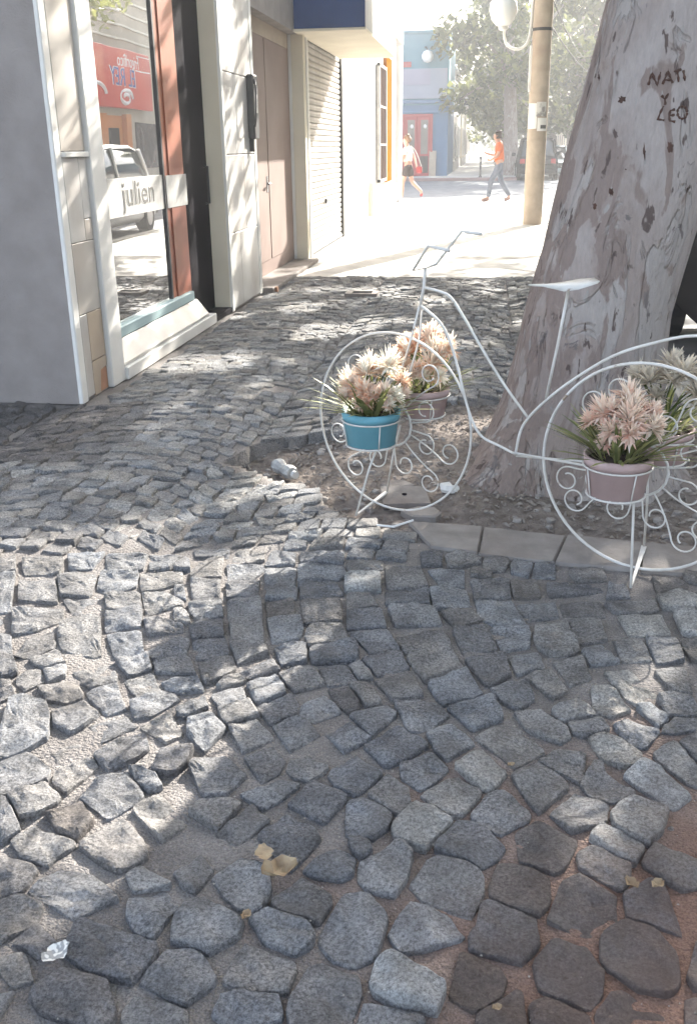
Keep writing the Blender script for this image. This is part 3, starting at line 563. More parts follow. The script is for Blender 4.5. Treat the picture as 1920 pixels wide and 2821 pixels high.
# facade line of the paving
def wall_x(y): return -2.22 if y > 5.1 else -3.6
PITD = np.array([(0.1 + (x - 0.1) * 1.03, 4.4 + (y - 4.4) * 1.03) for x, y in PIT])
band_w = 1.32
for b in range(-4, 3):
    xc = -0.42 + b * band_w; y = 0.2 + rnd.uniform(0, 0.1)
    while y < COB_Y + 0.3:
        pitch = rnd.uniform(0.088, 0.112)
        x = -band_w / 2
        while x < band_w / 2 - 0.03:
            w = min(rnd.uniform(0.085, 0.14), band_w / 2 - x)
            if w < 0.05: break
            def P(xx, yy):
                sag = 0.30 * (1 - (2 * xx / band_w) ** 2)
                X_ = xc + xx; Y_ = yy + sag
                return (X_ + 0.05 * float(vnoise(Y_, X_, 1.3, 31)), Y_ + 0.06 * float(vnoise(X_, Y_, 1.3, 32)))
            g_ = rnd.uniform(0.0015, 0.0045); j = lambda: rnd.uniform(-.008, .008)
            q = np.array([P(x + g_, y + g_ + j()), P(x + w - g_, y + g_ + j()), P(x + w - g_ + j(), y + pitch - g_), P(x + g_ + j(), y + pitch - g_)])
            c = q.mean(0); x += w
            if c[0] < wall_x(c[1]) + .03 or c[0] > 1.12 or c[1] < 0.75 or c[1] > COB_Y - 0.02 + 0.1 * math.sin(c[0] * 3): continue
            if inpoly(c[0], c[1], PITD): continue
            if 3.08 < c[1] < 3.5 and c[0] > -0.2 and c[1] > gp(1316, 1526)[1] - 0.13 * (c[0] - 0.0) - .06: continue
            if min(np.hypot(*(m_ - c)) for m_ in MISSING) < 0.09: continue
            if c[1] < 3.9 and clash(q, traced_p, t_cent): continue
            laid.append(q)
        y += pitch
# neighbouring stones never run into each other: overlapping pairs are dressed back to a common joint
def clip(poly, nrm, lim):
    out = []; m = len(poly); s_ = poly @ nrm - lim
    for i in range(m):
        j = (i + 1) % m
        if s_[i] <= 0: out.append(poly[i])
        if (s_[i] <= 0) != (s_[j] <= 0): out.append(poly[i] + (poly[j] - poly[i]) * (s_[i] / (s_[i] - s_[j])))
    return np.array(out) if len(out) >= 3 else poly
GR = .0105
polys = []
for p, t in traced:
    c = p.mean(0); d = p - c; polys.append(c + d * (1 + GR / np.hypot(*d.T))[:, None])
nt = len(polys); polys += [ccw(q) for q in laid if q[:, 1].mean() < 4.0]
far_laid = [ccw(q) for q in laid if q[:, 1].mean() >= 4.0]
cen = np.array([p.mean(0) for p in polys])
for _ in range(3):
    for i in range(len(polys)):
        for j in np.where(np.hypot(*(cen - cen[i]).T) < .26)[0]:
            if j <= i: continue
            a, b = polys[i], polys[j]
            da = np.vstack([a, (a + np.roll(a, 1, 0)) / 2]); db = np.vstack([b, (b + np.roll(b, 1, 0)) / 2])
            ia, ib = inpoly(da[:, 0], da[:, 1], b), inpoly(db[:, 0], db[:, 1], a)
            if not (ia.any() or ib.any()): continue
            ov = np.vstack([da[ia], db[ib]]); nv = cen[j] - cen[i]; L_ = np.hypot(*nv); nv = nv / (L_ + 1e-9)
            lim = np.clip(np.mean(ov @ nv), cen[i] @ nv + .3 * L_, cen[i] @ nv + .7 * L_)
            polys[i] = clip(a, nv, lim - .0022); polys[j] = clip(b, -nv, -(lim + .0022))
area = lambda p: .5 * abs(np.sum(p[:, 0] * np.roll(p[:, 1], -1) - np.roll(p[:, 0], -1) * p[:, 1]))
# rank by size in the photograph: the largest 300 are single stones
cand = [(polys[i], traced[i][1], True) for i in range(nt)] + [(q, None, False) for q in polys[nt:] + far_laid]
cand = [c_ for c_ in cand if area(c_[0]) > .0009]
def px_size(p):
    c = p.mean(0); v = np.array([c[0], c[1], -EYE]); dep = AX[2] * v[0] + AY[2] * v[1] + AZ[2] * v[2]
    uu = (AX[0] * v[0] + AY[0] * v[1] + AZ[0] * v[2]) / max(dep, .05) * FPX
    vv = (AX[1] * v[0] + AY[1] * v[1] + AZ[1] * v[2]) / max(dep, .05) * FPX
    vis = abs(uu) < 1020 and vv < 1480 and dep > .1
    return (0 if not vis else 1) * math.sqrt(abs(np.ptp(p[:, 0]) * np.ptp(p[:, 1]))) / max(dep, .05)
cand.sort(key=lambda a: -px_size(a[0]))
rest = MB()
for i, (p, t, tr) in enumerate(cand):
    c = p.mean(0); size = math.sqrt(np.ptp(p[:, 0]) * np.ptp(p[:, 1]))
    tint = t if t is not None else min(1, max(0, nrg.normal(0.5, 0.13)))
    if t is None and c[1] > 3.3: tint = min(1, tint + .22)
    if c[0] < -1.75 and 4.1 < c[1] < 5.2: tint = min(tint, .12 + max(0, c[0] + 2.1))  # setts at the wall foot darkened to imitate the cast shadow there
    if i < 298:
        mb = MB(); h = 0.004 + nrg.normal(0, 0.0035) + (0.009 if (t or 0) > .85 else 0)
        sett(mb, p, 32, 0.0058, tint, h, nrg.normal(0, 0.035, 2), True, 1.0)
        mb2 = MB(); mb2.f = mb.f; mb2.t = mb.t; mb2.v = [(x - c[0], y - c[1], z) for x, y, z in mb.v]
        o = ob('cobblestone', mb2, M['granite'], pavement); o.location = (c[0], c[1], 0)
    else:
        # older, tilted stones: the edge towards the viewer often stands proud
        h = 0.005 + nrg.normal(0, 0.004); tl = (nrg.normal(0, 0.04), nrg.normal(0.0, 0.05))
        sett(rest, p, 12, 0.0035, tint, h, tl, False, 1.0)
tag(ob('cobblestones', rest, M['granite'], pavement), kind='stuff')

# rubble thrown into the pit
mb = MB()
for i in range(330):
    x, y = rnd.uniform(-1.1, 1.12), rnd.uniform(3.4, 5.45)
    if not inpoly(np.array(x), np.array(y), PIT): continue
    z = float(soil_z(np.array(x), np.array(y))); s = rnd.choice((.008, .011, .015, .022)); n = 6; V = []
    ph = rnd.uniform(0, 6)
    for h, k_ in ((-.3, 1.0), (.45, .95), (.7, .6)): V += [(x + s * k_ * rnd.uniform(.75, 1.25) * math.cos(ph + j * 1.047), y + s * k_ * rnd.uniform(.6, 1.1) * math.sin(ph + j * 1.047), z + s * h * rnd.uniform(.8, 1.1)) for j in range(n)]
    mb.add(V, [(a * n + j, a * n + (j + 1) % n, (a + 1) * n + (j + 1) % n, (a + 1) * n + j) for a in range(2) for j in range(n)] + [tuple(12 + j for j in range(n))])
tag(ob('pit_rubble', mb, M['rubble'], soil), kind='stuff')

# ================================================================== LEFT SIDE OF THE STREET
bA = thing('shop_building', (-2.3, 7.0, 0), 'pale marble clad shop front with mirrored window, nearest on the left', 'building')
wallA = ob('wall', MB().box(-6, -2.295, 5.16, 5.58, 0, 6).box(-6, -2.43, 5.58, 9.74, 0, 6).box(-6, -2.30, 9.74, 12.48, 2.66, 6).box(-2.43, -2.30, 5.58, 8.52, 3.25, 6), M['stucco'], bA)
ob('corner_bead', MB().box(-2.31, -2.283, 5.152, 5.235, 0, 6, 0.006), M['white'], bA)
# marble tiles of the first pillar, on the street face
for (y0, y1, z0, z1, m_) in ((5.24, 5.565, 2.3, 3.2, 'marble'), (5.24, 5.565, 1.385, 2.296, 'marble'), (5.24, 5.45, 0.90, 1.35, 'marble_grey'), (5.454, 5.565, 1.02, 1.35, 'marble_grey'),
                             (5.24, 5.565, 0.50, 0.896, 'marble'), (5.24, 5.34, 0.02, 0.496, 'marble_grey'), (5.344, 5.565, 0.215, 0.496, 'tan_tile'), (5.454, 5.565, 0.90, 1.016, 'marble')):
    ob('tile', MB().box(-2.297, -2.284, y0, y1, z0, z1, 0.003), M[m_], bA)
ob('ledge', MB().box(-2.297, -2.262, 5.238, 5.57, 1.352, 1.381, 0.004), M['white'], bA)
ob('tile', MB().prism([(5.344, 0.01), (5.43, 0.01), (5.46, 0.14), (5.565, 0.15), (5.565, 0.211), (5.344, 0.211)], 'x', -2.297, -2.284), M['tan_tile'], bA)
tag(ob('bare_patch', MB().box(-2.297, -2.290, 5.436, 5.565, 0.01, 0.14), M['terracotta'], bA), 'broken corner of the tiling showing bare terracotta')
ob('post', MB().box(-2.43, -2.262, 5.585, 5.80, 0, 3.25, 0.006), M['white'], bA)
# window
win = ob('shop_window', MB().box(-2.42, -2.40, 5.80, 7.26, 0.30, 3.25), mirror_glass('mirror_window_glass', (0.02, 0.019, 0.02), 0.62), bA)
ob('window_frame', MB().box(-2.425, -2.385, 7.255, 7.285, 0.28, 3.25).box(-2.425, -2.385, 5.80, 7.26, 3.22, 3.25), M['darkmetal'], win)
ob('window_sill', MB().box(-2.43, -2.352, 5.80, 7.72, 0.225, 0.30, 0.008), M['skysilver'], bA)
ob('sill_riser', MB().prism([(-2.43, 0.085), (-2.262, 0.085), (-2.262, 0.105), (-2.36, 0.222), (-2.43, 0.222)], 'y', 5.80, 7.80), M['marble_grey'], bA)
ob('lower_sill', MB().box(-2.43, -2.24, 5.80, 7.95, 0.0, 0.083, 0.006), M['white'], bA)
ob('orange_board', MB().box(-2.43, -2.395, 7.285, 7.40, 0.30, 3.25).box(-2.43, -2.385, 7.40, 7.76, 0.22, 3.25), M['orange_board'], bA)
ob('frosted_band', MB().box(-2.399, -2.394, 5.80, 7.252, 0.972, 1.212), M['band'], win)
ob('band_return', MB().box(-2.384, -2.380, 7.29, 7.80, 0.972, 1.205), M['band'], bA)
def text_mesh(body, size, extrude=0.002, shear=0.0, spacing=1.0):
    c = bpy.data.curves.new('t', 'FONT'); c.body = body; c.size = size; c.extrude = extrude; c.shear = shear; c.space_character = spacing
    c.align_x = 'CENTER'; c.resolution_u = 3
    o = bpy.data.objects.new('t', c); C.objects.link(o); dg = bpy.context.evaluated_depsgraph_get()
    me = bpy.data.meshes.new_from_object(o.evaluated_get(dg)); bpy.data.objects.remove(o); bpy.data.curves.remove(c)
    mb = MB(); mb.v = [tuple(v.co) for v in me.vertices]; mb.f = [tuple(p.vertices) for p in me.polygons]; bpy.data.meshes.remove(me)
    return mb
def place_text(name, body, size, mat, parent, at, right, up, extrude=0.002, sx=1.0, shear=0.0, spacing=1.0):
    mb = text_mesh(body, size, extrude, shear, spacing); R_, U_ = np.array(right, float), np.array(up, float); N_ = np.cross(R_, U_)
    mb.v = [tuple(np.array(at) + R_ * x * sx + U_ * y + N_ * z) for x, y, z in mb.v]
    return ob(name, mb, mat, parent)
place_text('lettering_outline', 'julien', 0.235, M['inkwhite'], win, (-2.3925, 6.70, 1.035), (0, 1, 0), (0, 0, 1), 0.0008, 1.32, spacing=0.98)
place_text('lettering', 'julien', 0.225, M['inkgrey'], win, (-2.3905, 6.712, 1.037), (0, 1, 0), (0, 0, 1), 0.0008, 1.32, spacing=1.03)
# dark doorway and second pillar
dr = ob('dark_door', MB().box(-2.43, -2.405, 7.76, 8.52, 0.02, 3.25), M['dark'], bA)
ob('door_handle', MB().tube([(-2.40, 8.40, 0.95), (-2.37, 8.40, 0.95), (-2.37, 8.40, 1.25), (-2.40, 8.40, 1.25)], 0.012), M['darkmetal'], dr)
ob('threshold', MB().box(-2.43, -2.25, 7.96, 8.52, 0.0, 0.045, 0.005), M['dark'], bA)
p2 = ob('pillar', MB().box(-2.6, -2.255, 8.52, 9.73, 0, 6), M['stucco'], bA)
for i, z in enumerate((0.02, 0.68, 1.345, 2.01, 2.68)):
    cuts = ((8.585, 9.19), (9.194, 9.63)) if i % 2 else ((8.585, 8.93), (8.934, 9.63))
    for y0, y1 in cuts: ob('tile', MB().box(-2.257, -2.243, y0, y1, z, z + 0.655, 0.003), M['marble_grey'], p2)
ob('edge_strip', MB().box(-2.27, -2.238, 8.513, 8.58, 0, 6, 0.005), M['white'], p2)
ob('edge_strip', MB().box(-2.27, -2.238, 9.635, 9.737, 0, 6, 0.005), M['white'], p2)
ob('edge_strip', MB().box(-2.44, -2.262, 8.505, 8.519, 0, 6), M['cream'], p2)
# wall box with looped handle
wb = thing('wall_box', (-2.24, 9.5, 1.7), 'tall dark metal box with a thin looped handle, on the pale second pillar', 'intercom box')
ob('case', MB().box(-2.243, -2.175, 9.43, 9.62, 1.47, 2.03, 0.012).box(-2.243, -2.20, 9.46, 9.50, 1.36, 1.47), M['darkmetal'], wb)
ob('loop', MB().tube([(-2.17, 9.44, 1.95), (-2.15, 9.38, 1.98), (-2.13, 9.33, 1.93), (-2.13, 9.32, 1.75), (-2.14, 9.32, 1.62), (-2.16, 9.38, 1.58), (-2.18, 9.44, 1.60)], 0.008), M['darkmetal'], wb)
ob('slot', MB().box(-2.175, -2.170, 9.52, 9.55, 1.70, 1.86), M['white'], wb)
# brown door
bd = ob('brown_door', MB().box(-2.47, -2.435, 9.74, 12.48, 0.05, 2.66), M['brown_door'], bA)
ob('door_panel', MB().box(-2.436, -2.428, 10.0, 11.05, 0.2, 2.5, 0.004), M['brown_door'], bd)
ob('door_panel', MB().box(-2.436, -2.428, 11.12, 12.3, 0.2, 2.5, 0.004), M['brown_door'], bd)
ob('soffit_glow_strip', MB().box(-2.43, -2.425, 9.75, 12.4, 2.50, 2.655), M['tan_tile'], bd)  # warm light under the soffit painted on as a tan strip
ob('door_handle', MB().tube([(-2.43, 11.0, 1.02), (-2.39, 11.0, 1.02), (-2.39, 10.9, 1.02)], .012, 6), M['darkmetal'], bd)
ob('lock_plate', MB().box(-2.43, -2.422, 10.97, 11.03, .93, 1.10), M['rim'], bd)
ob('door_step', MB().box(-2.5, -2.13, 9.74, 12.55, -0.02, 0.05, 0.01), M['concrete'], bA)
ob('chip', MB().box(-2.13, -2.10, 9.80, 9.86, -0.01, 0.05, 0.005), M['terracotta'], bA)

bB = thing('shutter_building', (-2.3, 14.5, 0), 'white shop with closed grey roller shutter under a projecting blue sign', 'building')
ob('wall', MB().box(-6, -2.40, 12.485, 17.2, 0, 6).box(-2.40, -2.31, 16.26, 17.2, 0, 6).box(-2.40, -2.30, 12.90, 16.26, 2.78, 6), M['white'], bB)
ob('jamb', MB().box(-2.40, -2.25, 12.49, 12.62, 0, 2.9, 0.006), M['cream'], bB)
ob('jamb', MB().box(-2.40, -2.28, 12.63, 12.78, 0, 2.9, 0.006), M['greywall'], bB)
ob('jamb', MB().box(-2.40, -2.26, 12.785, 12.90, 0, 2.9, 0.006), M['white'], bB)
sh = ob('shutter', MB().box(-2.40, -2.372, 12.90, 16.25, 0.0, 2.78), M['shutter'], bB)
slat0 = None
for i in range(36):
    z = 0.02 + i * 0.0765
    if slat0 is None:
        slat0 = ob('slat', MB().prism([(-2.372, 0.0), (-2.352, 0.012), (-2.346, 0.038), (-2.352, 0.062), (-2.372, 0.072)], 'y', 12.90, 16.24), M['shutter'], sh); s_ = slat0
    else: s_ = slat0.copy(); C.objects.link(s_)
    s_.location = (0, 0, z)
ob('bottom_bar', MB().box(-2.372, -2.335, 12.94, 16.2, 0.0, .05, .005), M['darkmetal'], sh)
ob('shutter_lock', MB().box(-2.345, -2.325, 14.5, 14.62, .62, .70, .005), M['darkmetal'], sh)
ob('shutter_rail', MB().box(-2.372, -2.325, 12.895, 12.94, 0, 2.78, 0.004), M['white'], sh)
ob('shutter_rail', MB().box(-2.372, -2.325, 16.20, 16.25, 0, 2.78, 0.004), M['darkmetal'], sh)
can = thing('sign_canopy', (-1.9, 14, 2.7), 'big navy blue sign box projecting over the pavement above the roller shutter', 'shop sign')
ob('sign_face', MB().box(-2.29, -1.46, 12.155, 12.17, 2.685, 5.6), M['navy'], can)
ob('soffit', MB().box(-2.30, -1.45, 12.15, 15.95, 2.655, 2.68), M['cream'], can)
ob('side_panel', MB().box(-2.30, -1.45, 12.175, 15.95, 2.685, 5.6), M['greywall'], can)

bC = thing('corner_building', (-2.4, 22, 0), 'white corner house with barred window and an ochre painted strip', 'building')
ob('wall', MB().box(-12, -2.42, 17.21, 27.6, 0, 6.5), M['white'], bC)
ob('pilaster', MB().box(-2.42, -2.36, 17.21, 18.2, 0, 3.7, 0.01), M['white'], bC)
ob('plinth', MB().box(-2.42, -2.385, 18.2, 27.6, 0, 0.5, 0.01), M['white'], bC)
ob('upper_wall', MB().box(-2.42, -2.20, 17.3, 26.4, 3.75, 6.5, 0.02), M['greywall'], bC)
ob('corner_pier', MB().box(-2.60, -2.32, 26.9, 27.65, 0, 6.5, 0.02), M['white'], bC)
w_ = ob('window', MB().box(-2.44, -2.405, 22.1, 23.55, 0.72, 3.02), M['window_dark'], bC)
gb = ob('grille', MB().box(-2.40, -2.33, 22.05, 22.12, 0.66, 3.05).box(-2.40, -2.33, 23.50, 23.57, 0.66, 3.05).box(-2.40, -2.33, 22.05, 23.57, 0.66, 0.72).box(-2.40, -2.33, 22.05, 23.57, 3.0, 3.06).box(-2.36, -2.34, 22.05, 23.57, 1.42, 1.46).box(-2.36, -2.34, 22.05, 23.57, 2.2, 2.24), M['grille'], w_)
for i in range(9): ob('bar', MB().tube([(-2.35, 22.2 + i * 0.155, 0.7), (-2.35, 22.2 + i * 0.155, 3.02)], 0.011, 5), M['brown_door'], w_)
ob('ochre_strip', MB().box(-2.42, -2.345, 23.62, 24.9, 0.62, 3.32), M['ochre'], bC)
ob('drain_pipe', MB().tube([(-2.35, 20.4, 0.06), (-2.35, 20.4, 0.72)], 0.05, 8), M['cream'], bC)

# ------------------------------------------------------------------ blue corner house over the side street
bD = thing('blue_house', (-4, 51.5, 0), 'blue and teal corner house with a red double door, across the side street', 'building')
wD = ob('wall', MB().box(-13, -2.05, 51.5, 60.0, 0, 3.32), M['bluewall'], bD)
ob('upper_wall', MB().box(-13, -2.04, 51.48, 60.0, 3.32, 6.55).box(-13, -1.98, 51.40, 60, 6.55, 6.68), M['tealwall'], bD)
ob('moulding', MB().box(-13, -1.97, 51.36, 60, 3.40, 3.56, 0.02), M['bluewall'], bD)
ob('sign_panel', MB().box(-4.7, -2.12, 51.40, 51.475, 3.62, 4.98), M['signgrey'], bD)
ob('sign_inset', MB().box(-4.4, -2.95, 51.375, 51.398, 4.25, 4.93), M['signmauve'], bD)
d_ = ob('red_door', MB().box(-4.30, -4.20, 51.40, 51.50, 0, 2.92).box(-2.90, -2.80, 51.40, 51.50, 0, 2.92).box(-4.20, -2.90, 51.40, 51.50, 2.82, 2.92).box(-4.20, -2.90, 51.45, 51.50, 0, 2.82), M['red'], bD)
for x0, x1 in ((-4.18, -3.58), (-3.52, -2.92)):
    l_ = ob('door_leaf', MB().box(x0, x1, 51.41, 51.448, 0.02, 2.80, 0.01), M['red'], d_)
    ob('pane', MB().box(x0 + 0.13, x1 - 0.11, 51.40, 51.409, 1.05, 2.65), M['window_dark'], d_)
    ob('notice', MB().prism([(x0 + .34 + .085 * math.cos(t * .5236), 2.35 + .1 * math.sin(t * .5236)) for t in range(12)], 'y', 51.385, 51.398), M['signwhite'], d_)
ob('lintel', MB().box(-4.5, -2.4, 51.36, 51.49, 2.95, 3.05, 0.01), M['bluewall'], bD)
ob('door_panel_low', MB().box(-3.42, -3.0, 51.40, 51.409, 0.15, 0.95), M['dark_cloth'], d_)
ob('emblem', MB().box(-4.62, -4.3, 51.44, 51.478, 5.35, 5.95, 0.02).box(-4.62, -3.9, 51.44, 51.478, 5.05, 5.3, 0.02), M['red'], bD)
gl = thing('wall_lamp', (-3.1, 51.2, 5.5), 'round white globe lamp on the teal wall above the red door', 'wall lamp')
ob('globe', MB().lathe([(0.02, -.3), (.18, -.25), (.28, -.1), (.29, .04), (.2, .2), (.06, .27)], (-3.09, 51.1, 5.5), 14), M['lampglass'], gl, True)
ob('bracket', MB().tube([(-3.09, 51.1, 5.75), (-3.15, 51.1, 5.9), (-3.25, 51.47, 5.92)], 0.03), M['darkmetal'], gl)
bo = thing('board', (-2.75, 51.2, 0), 'tan wooden board leaning beside the red door of the blue house', 'board')
ob('plank', MB().prism([(51.20, 0.0), (51.24, 0.0), (51.45, 1.2), (51.41, 1.2)], 'x', -2.95, -2.6), M['tan_tile'], bo)

# ------------------------------------------------------------------ far row behind the blue house
cols = ['white', 'greywall', 'cream', 'tanwall', 'stucco', 'white', 'greywall', 'cream']
wcol = ['white', 'grey', 'cream', 'tan', 'dull stucco', 'white', 'grey', 'cream']
y = 60.02
desc = ('white two storey house with tall shuttered doors, next behind the blue house', 'grey house with flat cornice, second behind the blue house', 'cream house, third behind the blue house',
        'tan house, fourth behind the blue house', 'tall dull stucco house, fifth behind the blue house', 'low white house, sixth behind the blue house', 'grey house far down the pavement, seventh behind the blue house', 'cream house at the far end of the street')
for i in range(8):
    L_ = (9, 8, 10, 9, 12, 14, 16, 30)[i]; h = (5.4, 4.6, 5.8, 4.4, 7.0, 4.2, 5.6, 6.0)[i]; xf = -2.05 + (0.0, -.1, .05, 0, -.05, .1, 0, .05)[i]
    b_ = thing('house', (xf, y + L_ / 2, 0), desc[i], 'house', 'houses in the far row')
    w_ = ob('wall', MB().box(-12, xf, y, y + L_ - .02, 0, h), M[cols[i]], b_)
    ob('cornice', MB().box(-12, xf + .16, y, y + L_ - .02, h, h + .18, .03), M[cols[i]], b_)
    ob('plinth', MB().box(xf - .02, xf + .05, y, y + L_ - .02, 0, .55, .01), M['greywall'], b_)
    n = int(L_ / 2.4)
    for k_ in range(n):
        yc = y + L_ * (k_ + .5) / n
        if k_ % 3 == 1:
            f_ = ob('door', MB().box(xf - .05, xf + .012, yc - .5, yc + .5, .05, 2.5), M['brown_door' if i % 2 else 'dark'], b_)
        else:
            f_ = ob('window', MB().box(xf - .05, xf + .012, yc - .55, yc + .55, .9, 2.5), M['window_dark'], b_)
            ob('frame', MB().box(xf, xf + .06, yc - .65, yc - .55, .8, 2.6).box(xf, xf + .06, yc + .55, yc + .65, .8, 2.6).box(xf, xf + .09, yc - .65, yc + .65, .72, .8), M['white'], f_)
        ob('frame', MB().box(xf, xf + .05, yc - .7, yc + .7, 2.6, 2.72), M['white'], f_)
        if h > 5: ob('upper_window', MB().box(xf - .05, xf + .012, yc - .5, yc + .5, 3.4, 4.6), M['window_dark'], b_)
    y += L_
sg = thing('hanging_sign', (-1.5, 58, 3.8), 'black oval hanging sign with white marks, past the blue house', 'hanging sign')
ov = lambda a, b: [(-1.35 + a * math.cos(t * math.pi / 12), 3.80 + b * math.sin(t * math.pi / 12)) for t in range(24)]
ob('board', MB().prism(ov(.62, .34), 'y', 57.95, 58.03), M['signwhite'], sg)
ob('field', MB().prism(ov(.56, .29), 'y', 57.94, 57.949), M['dark'], sg)
ob('marks', MB().box(-1.53, -1.17, 57.93, 57.939, 3.86, 3.96).box(-1.62, -1.40, 57.93, 57.939, 3.64, 3.78).box(-1.28, -1.06, 57.93, 57.939, 3.64, 3.78), M['signwhite'], sg)
ob('arm', MB().tube([(-2.05, 58, 4.2), (-1.35, 58, 4.2), (-1.35, 58, 4.12)], .03), M['darkmetal'], sg)
bl = thing('bollard', (-.34, 46.9, 0), 'slim black bollard on the far corner pavement', 'bollard')
bl.location = (-.34, 47.9, 0); WL[bl.name] = np.array((-.34, 47.9, 0))
ob('shaft', MB().lathe([(.075, 0), (.075, .06), (.045, .08), (.045, .82), (.06, .84), (.06, .9), (.02, .95)], (-.34, 47.9, 0), 10), M['darkmetal'], bl)

# ------------------------------------------------------------------ opposite side (seen in the mirrored window)
bE = thing('butcher_shop', (7.7, 34, 0), 'tan shop with a big red butcher sign, mirrored in the window on the left', 'building')
ob('wall', MB().box(7.7, 14, 22.0, 31.9, 0, 7).box(7.7, 14, 34.4, 46, 0, 7).box(7.7, 14, 31.9, 34.4, 2.5, 7), M['tanwall'], bE)
ob('portal', MB().box(7.72, 9, 31.9, 34.4, 0, 2.5), M['orangewall'], bE)
ob('portal', MB().box(7.55, 7.70, 31.8, 32.2, 0, 2.55).box(7.55, 7.70, 34.1, 34.5, 0, 2.55), M['orangewall'], bE)
ob('door', MB().box(7.66, 7.72, 32.7, 33.6, 0, 2.1), M['dark'], bE)
ob('window', MB().box(7.66, 7.70, 28.0, 31.2, .8, 2.3), M['window_dark'], bE)
ob('window', MB().box(7.66, 7.70, 35.2, 37.6, .8, 2.3), M['window_dark'], bE)
for i in range(5): ob('string_course', MB().box(7.62, 7.70, 22, 46, 4.9 + i * .42, 4.96 + i * .42), M['cream'], bE)
si = ob('sign', MB().box(7.35, 7.55, 29.8, 36.4, 2.72, 4.55, .02), M['signred'], bE)
place_text('lettering', 'Frigorífico', 0.56, M['signwhite'], si, (7.345, 34.2, 4.02), (0, -1, 0), (0, 0, 1), .004)
place_text('lettering', 'EL REY', 0.84, M['signwhite'], si, (7.345, 33.5, 3.40), (0, -1, 0), (0, 0, 1), .004, 1.05)
place_text('lettering', 'EL REY', 0.78, M['signblue'], si, (7.338, 33.5, 3.42), (0, -1, 0), (0, 0, 1), .004, 1.06)
ob('stripe', MB().box(7.342, 7.348, 34.9, 36.3, 3.95, 3.99).box(7.342, 7.348, 35.1, 36.4, 4.42, 4.45), M['signwhite'], si)
sp = [(7.34, 33.6 + (.62 - t * .028) * math.cos(t * .55) , 3.05 + (.28 - t * .012) * math.sin(t * .55)) for t in range(18)]
ob('emblem', MB().tube(sp, [.05 + .02 * math.sin(t) for t in range(18)], 5), M['signwhite'], si)
ob('emblem', MB().tube([(7.34, 31.2 + .5 * math.cos(t * .3), 3.1 + .3 * math.sin(t * .3)) for t in range(12)], .06, 5), M['signwhite'], si)
for i, (ya, yb, h, m_, ds) in enumerate(((-6, 10, 5, 'cream', 'cream house with dark windows opposite, out past the kerb behind the viewer'), (10.02, 21.98, 6, 'white', 'white house opposite, beside the tan butcher shop'), (52, 75, 6, 'greywall', 'grey house opposite, past the side street'), (75.02, 110, 7, 'cream', 'cream house opposite, behind far trees'), (110.02, 160, 6, 'tanwall', 'tan house opposite, at the far end'))):
    b_ = thing('opposite_house', (7.8, (ya + yb) / 2, 0), ds, 'house', 'houses over the street')
    ob('wall', MB().box(7.8, 14, ya, yb, 0, h), M[m_], b_)
    ob('cornice', MB().box(7.65, 14, ya, yb, h, h + .2, .03), M[m_], b_)
    n = int((yb - ya) / 3.2)
    for k_ in range(n):
        yc = ya + (yb - ya) * (k_ + .5) / n
        w_ = ob('window', MB().box(7.77, 7.80, yc - .6, yc + .6, .9, 2.4), M['window_dark'], b_)
        ob('frame', MB().box(7.72, 7.80, yc - .7, yc + .7, .78, .9), M['white'], w_)

# ================================================================== FOREGROUND PLANE TREE
TZ = [-.12, 0, .1, .3, .47, .7, 1.06, 1.6, 1.91, 2.4, 2.95]
TCX = [.42, .42, .43, .455, .47, .495, .57, .675, .74, .84, .95]
TR = [.56, .47, .425, .36, .328, .312, .31, .30, .303, .31, .33]
TCY = 4.32
def trunk_r(a, z):
    r = np.interp(z, TZ, TR); k_ = np.clip((0.45 - z) / .45, 0, 1)
    r = r * (1 + k_ ** 2 * (.10 * np.cos(3 * a + 1.2) + .09 * np.cos(5 * a - .6)))
    x_ = a * 1.3 + 10
    return r + .022 * vnoise(np.cos(a) * 1.6 + 5, z * 1.5 + np.sin(a) * 1.6 + 9, 1.6, 41) + .008 * vnoise(np.cos(a) * 3 + 5, z * 3 + np.sin(a) * 3 + 9, 3.1, 42)
tree = thing('plane_tree', (.45, TCY, 0), 'thick leaning plane tree with grey mottled bark and carved names, in the soil pit', 'tree')
mb = MB(); nA = 64; zs = np.linspace(-.12, 2.95, 90)
for z in zs:
    a = np.arange(nA) * 2 * np.pi / nA; r = trunk_r(a, np.full(nA, z)); cx_ = np.interp(z, TZ, TCX)
    mb.v += np.c_[cx_ + r * np.cos(a), TCY + r * np.sin(a), np.full(nA, z)].tolist()
for i in range(len(zs) - 1):
    for j in range(nA):
        l = (j + 1) % nA; mb.f.append((i * nA + j, i * nA + l, (i + 1) * nA + l, (i + 1) * nA + j))
trunk = ob('trunk', mb, M['bark'], tree, True)
def on_trunk(u, v, lift=0.002):
    d = ray(u, v); d = d / np.linalg.norm(d); t = 2.5
    while t < 7:
        p = np.array([0, 0, EYE]) + d * t; cx_ = np.interp(p[2], TZ, TCX); a = math.atan2(p[1] - TCY, p[0] - cx_)
        if math.hypot(p[0] - cx_, p[1] - TCY) < float(trunk_r(np.array(a), np.array(p[2]))) + lift: return p
        t += .003
    return None
Z3 = lambda x, y: (1020 + x * .569, y * .569)
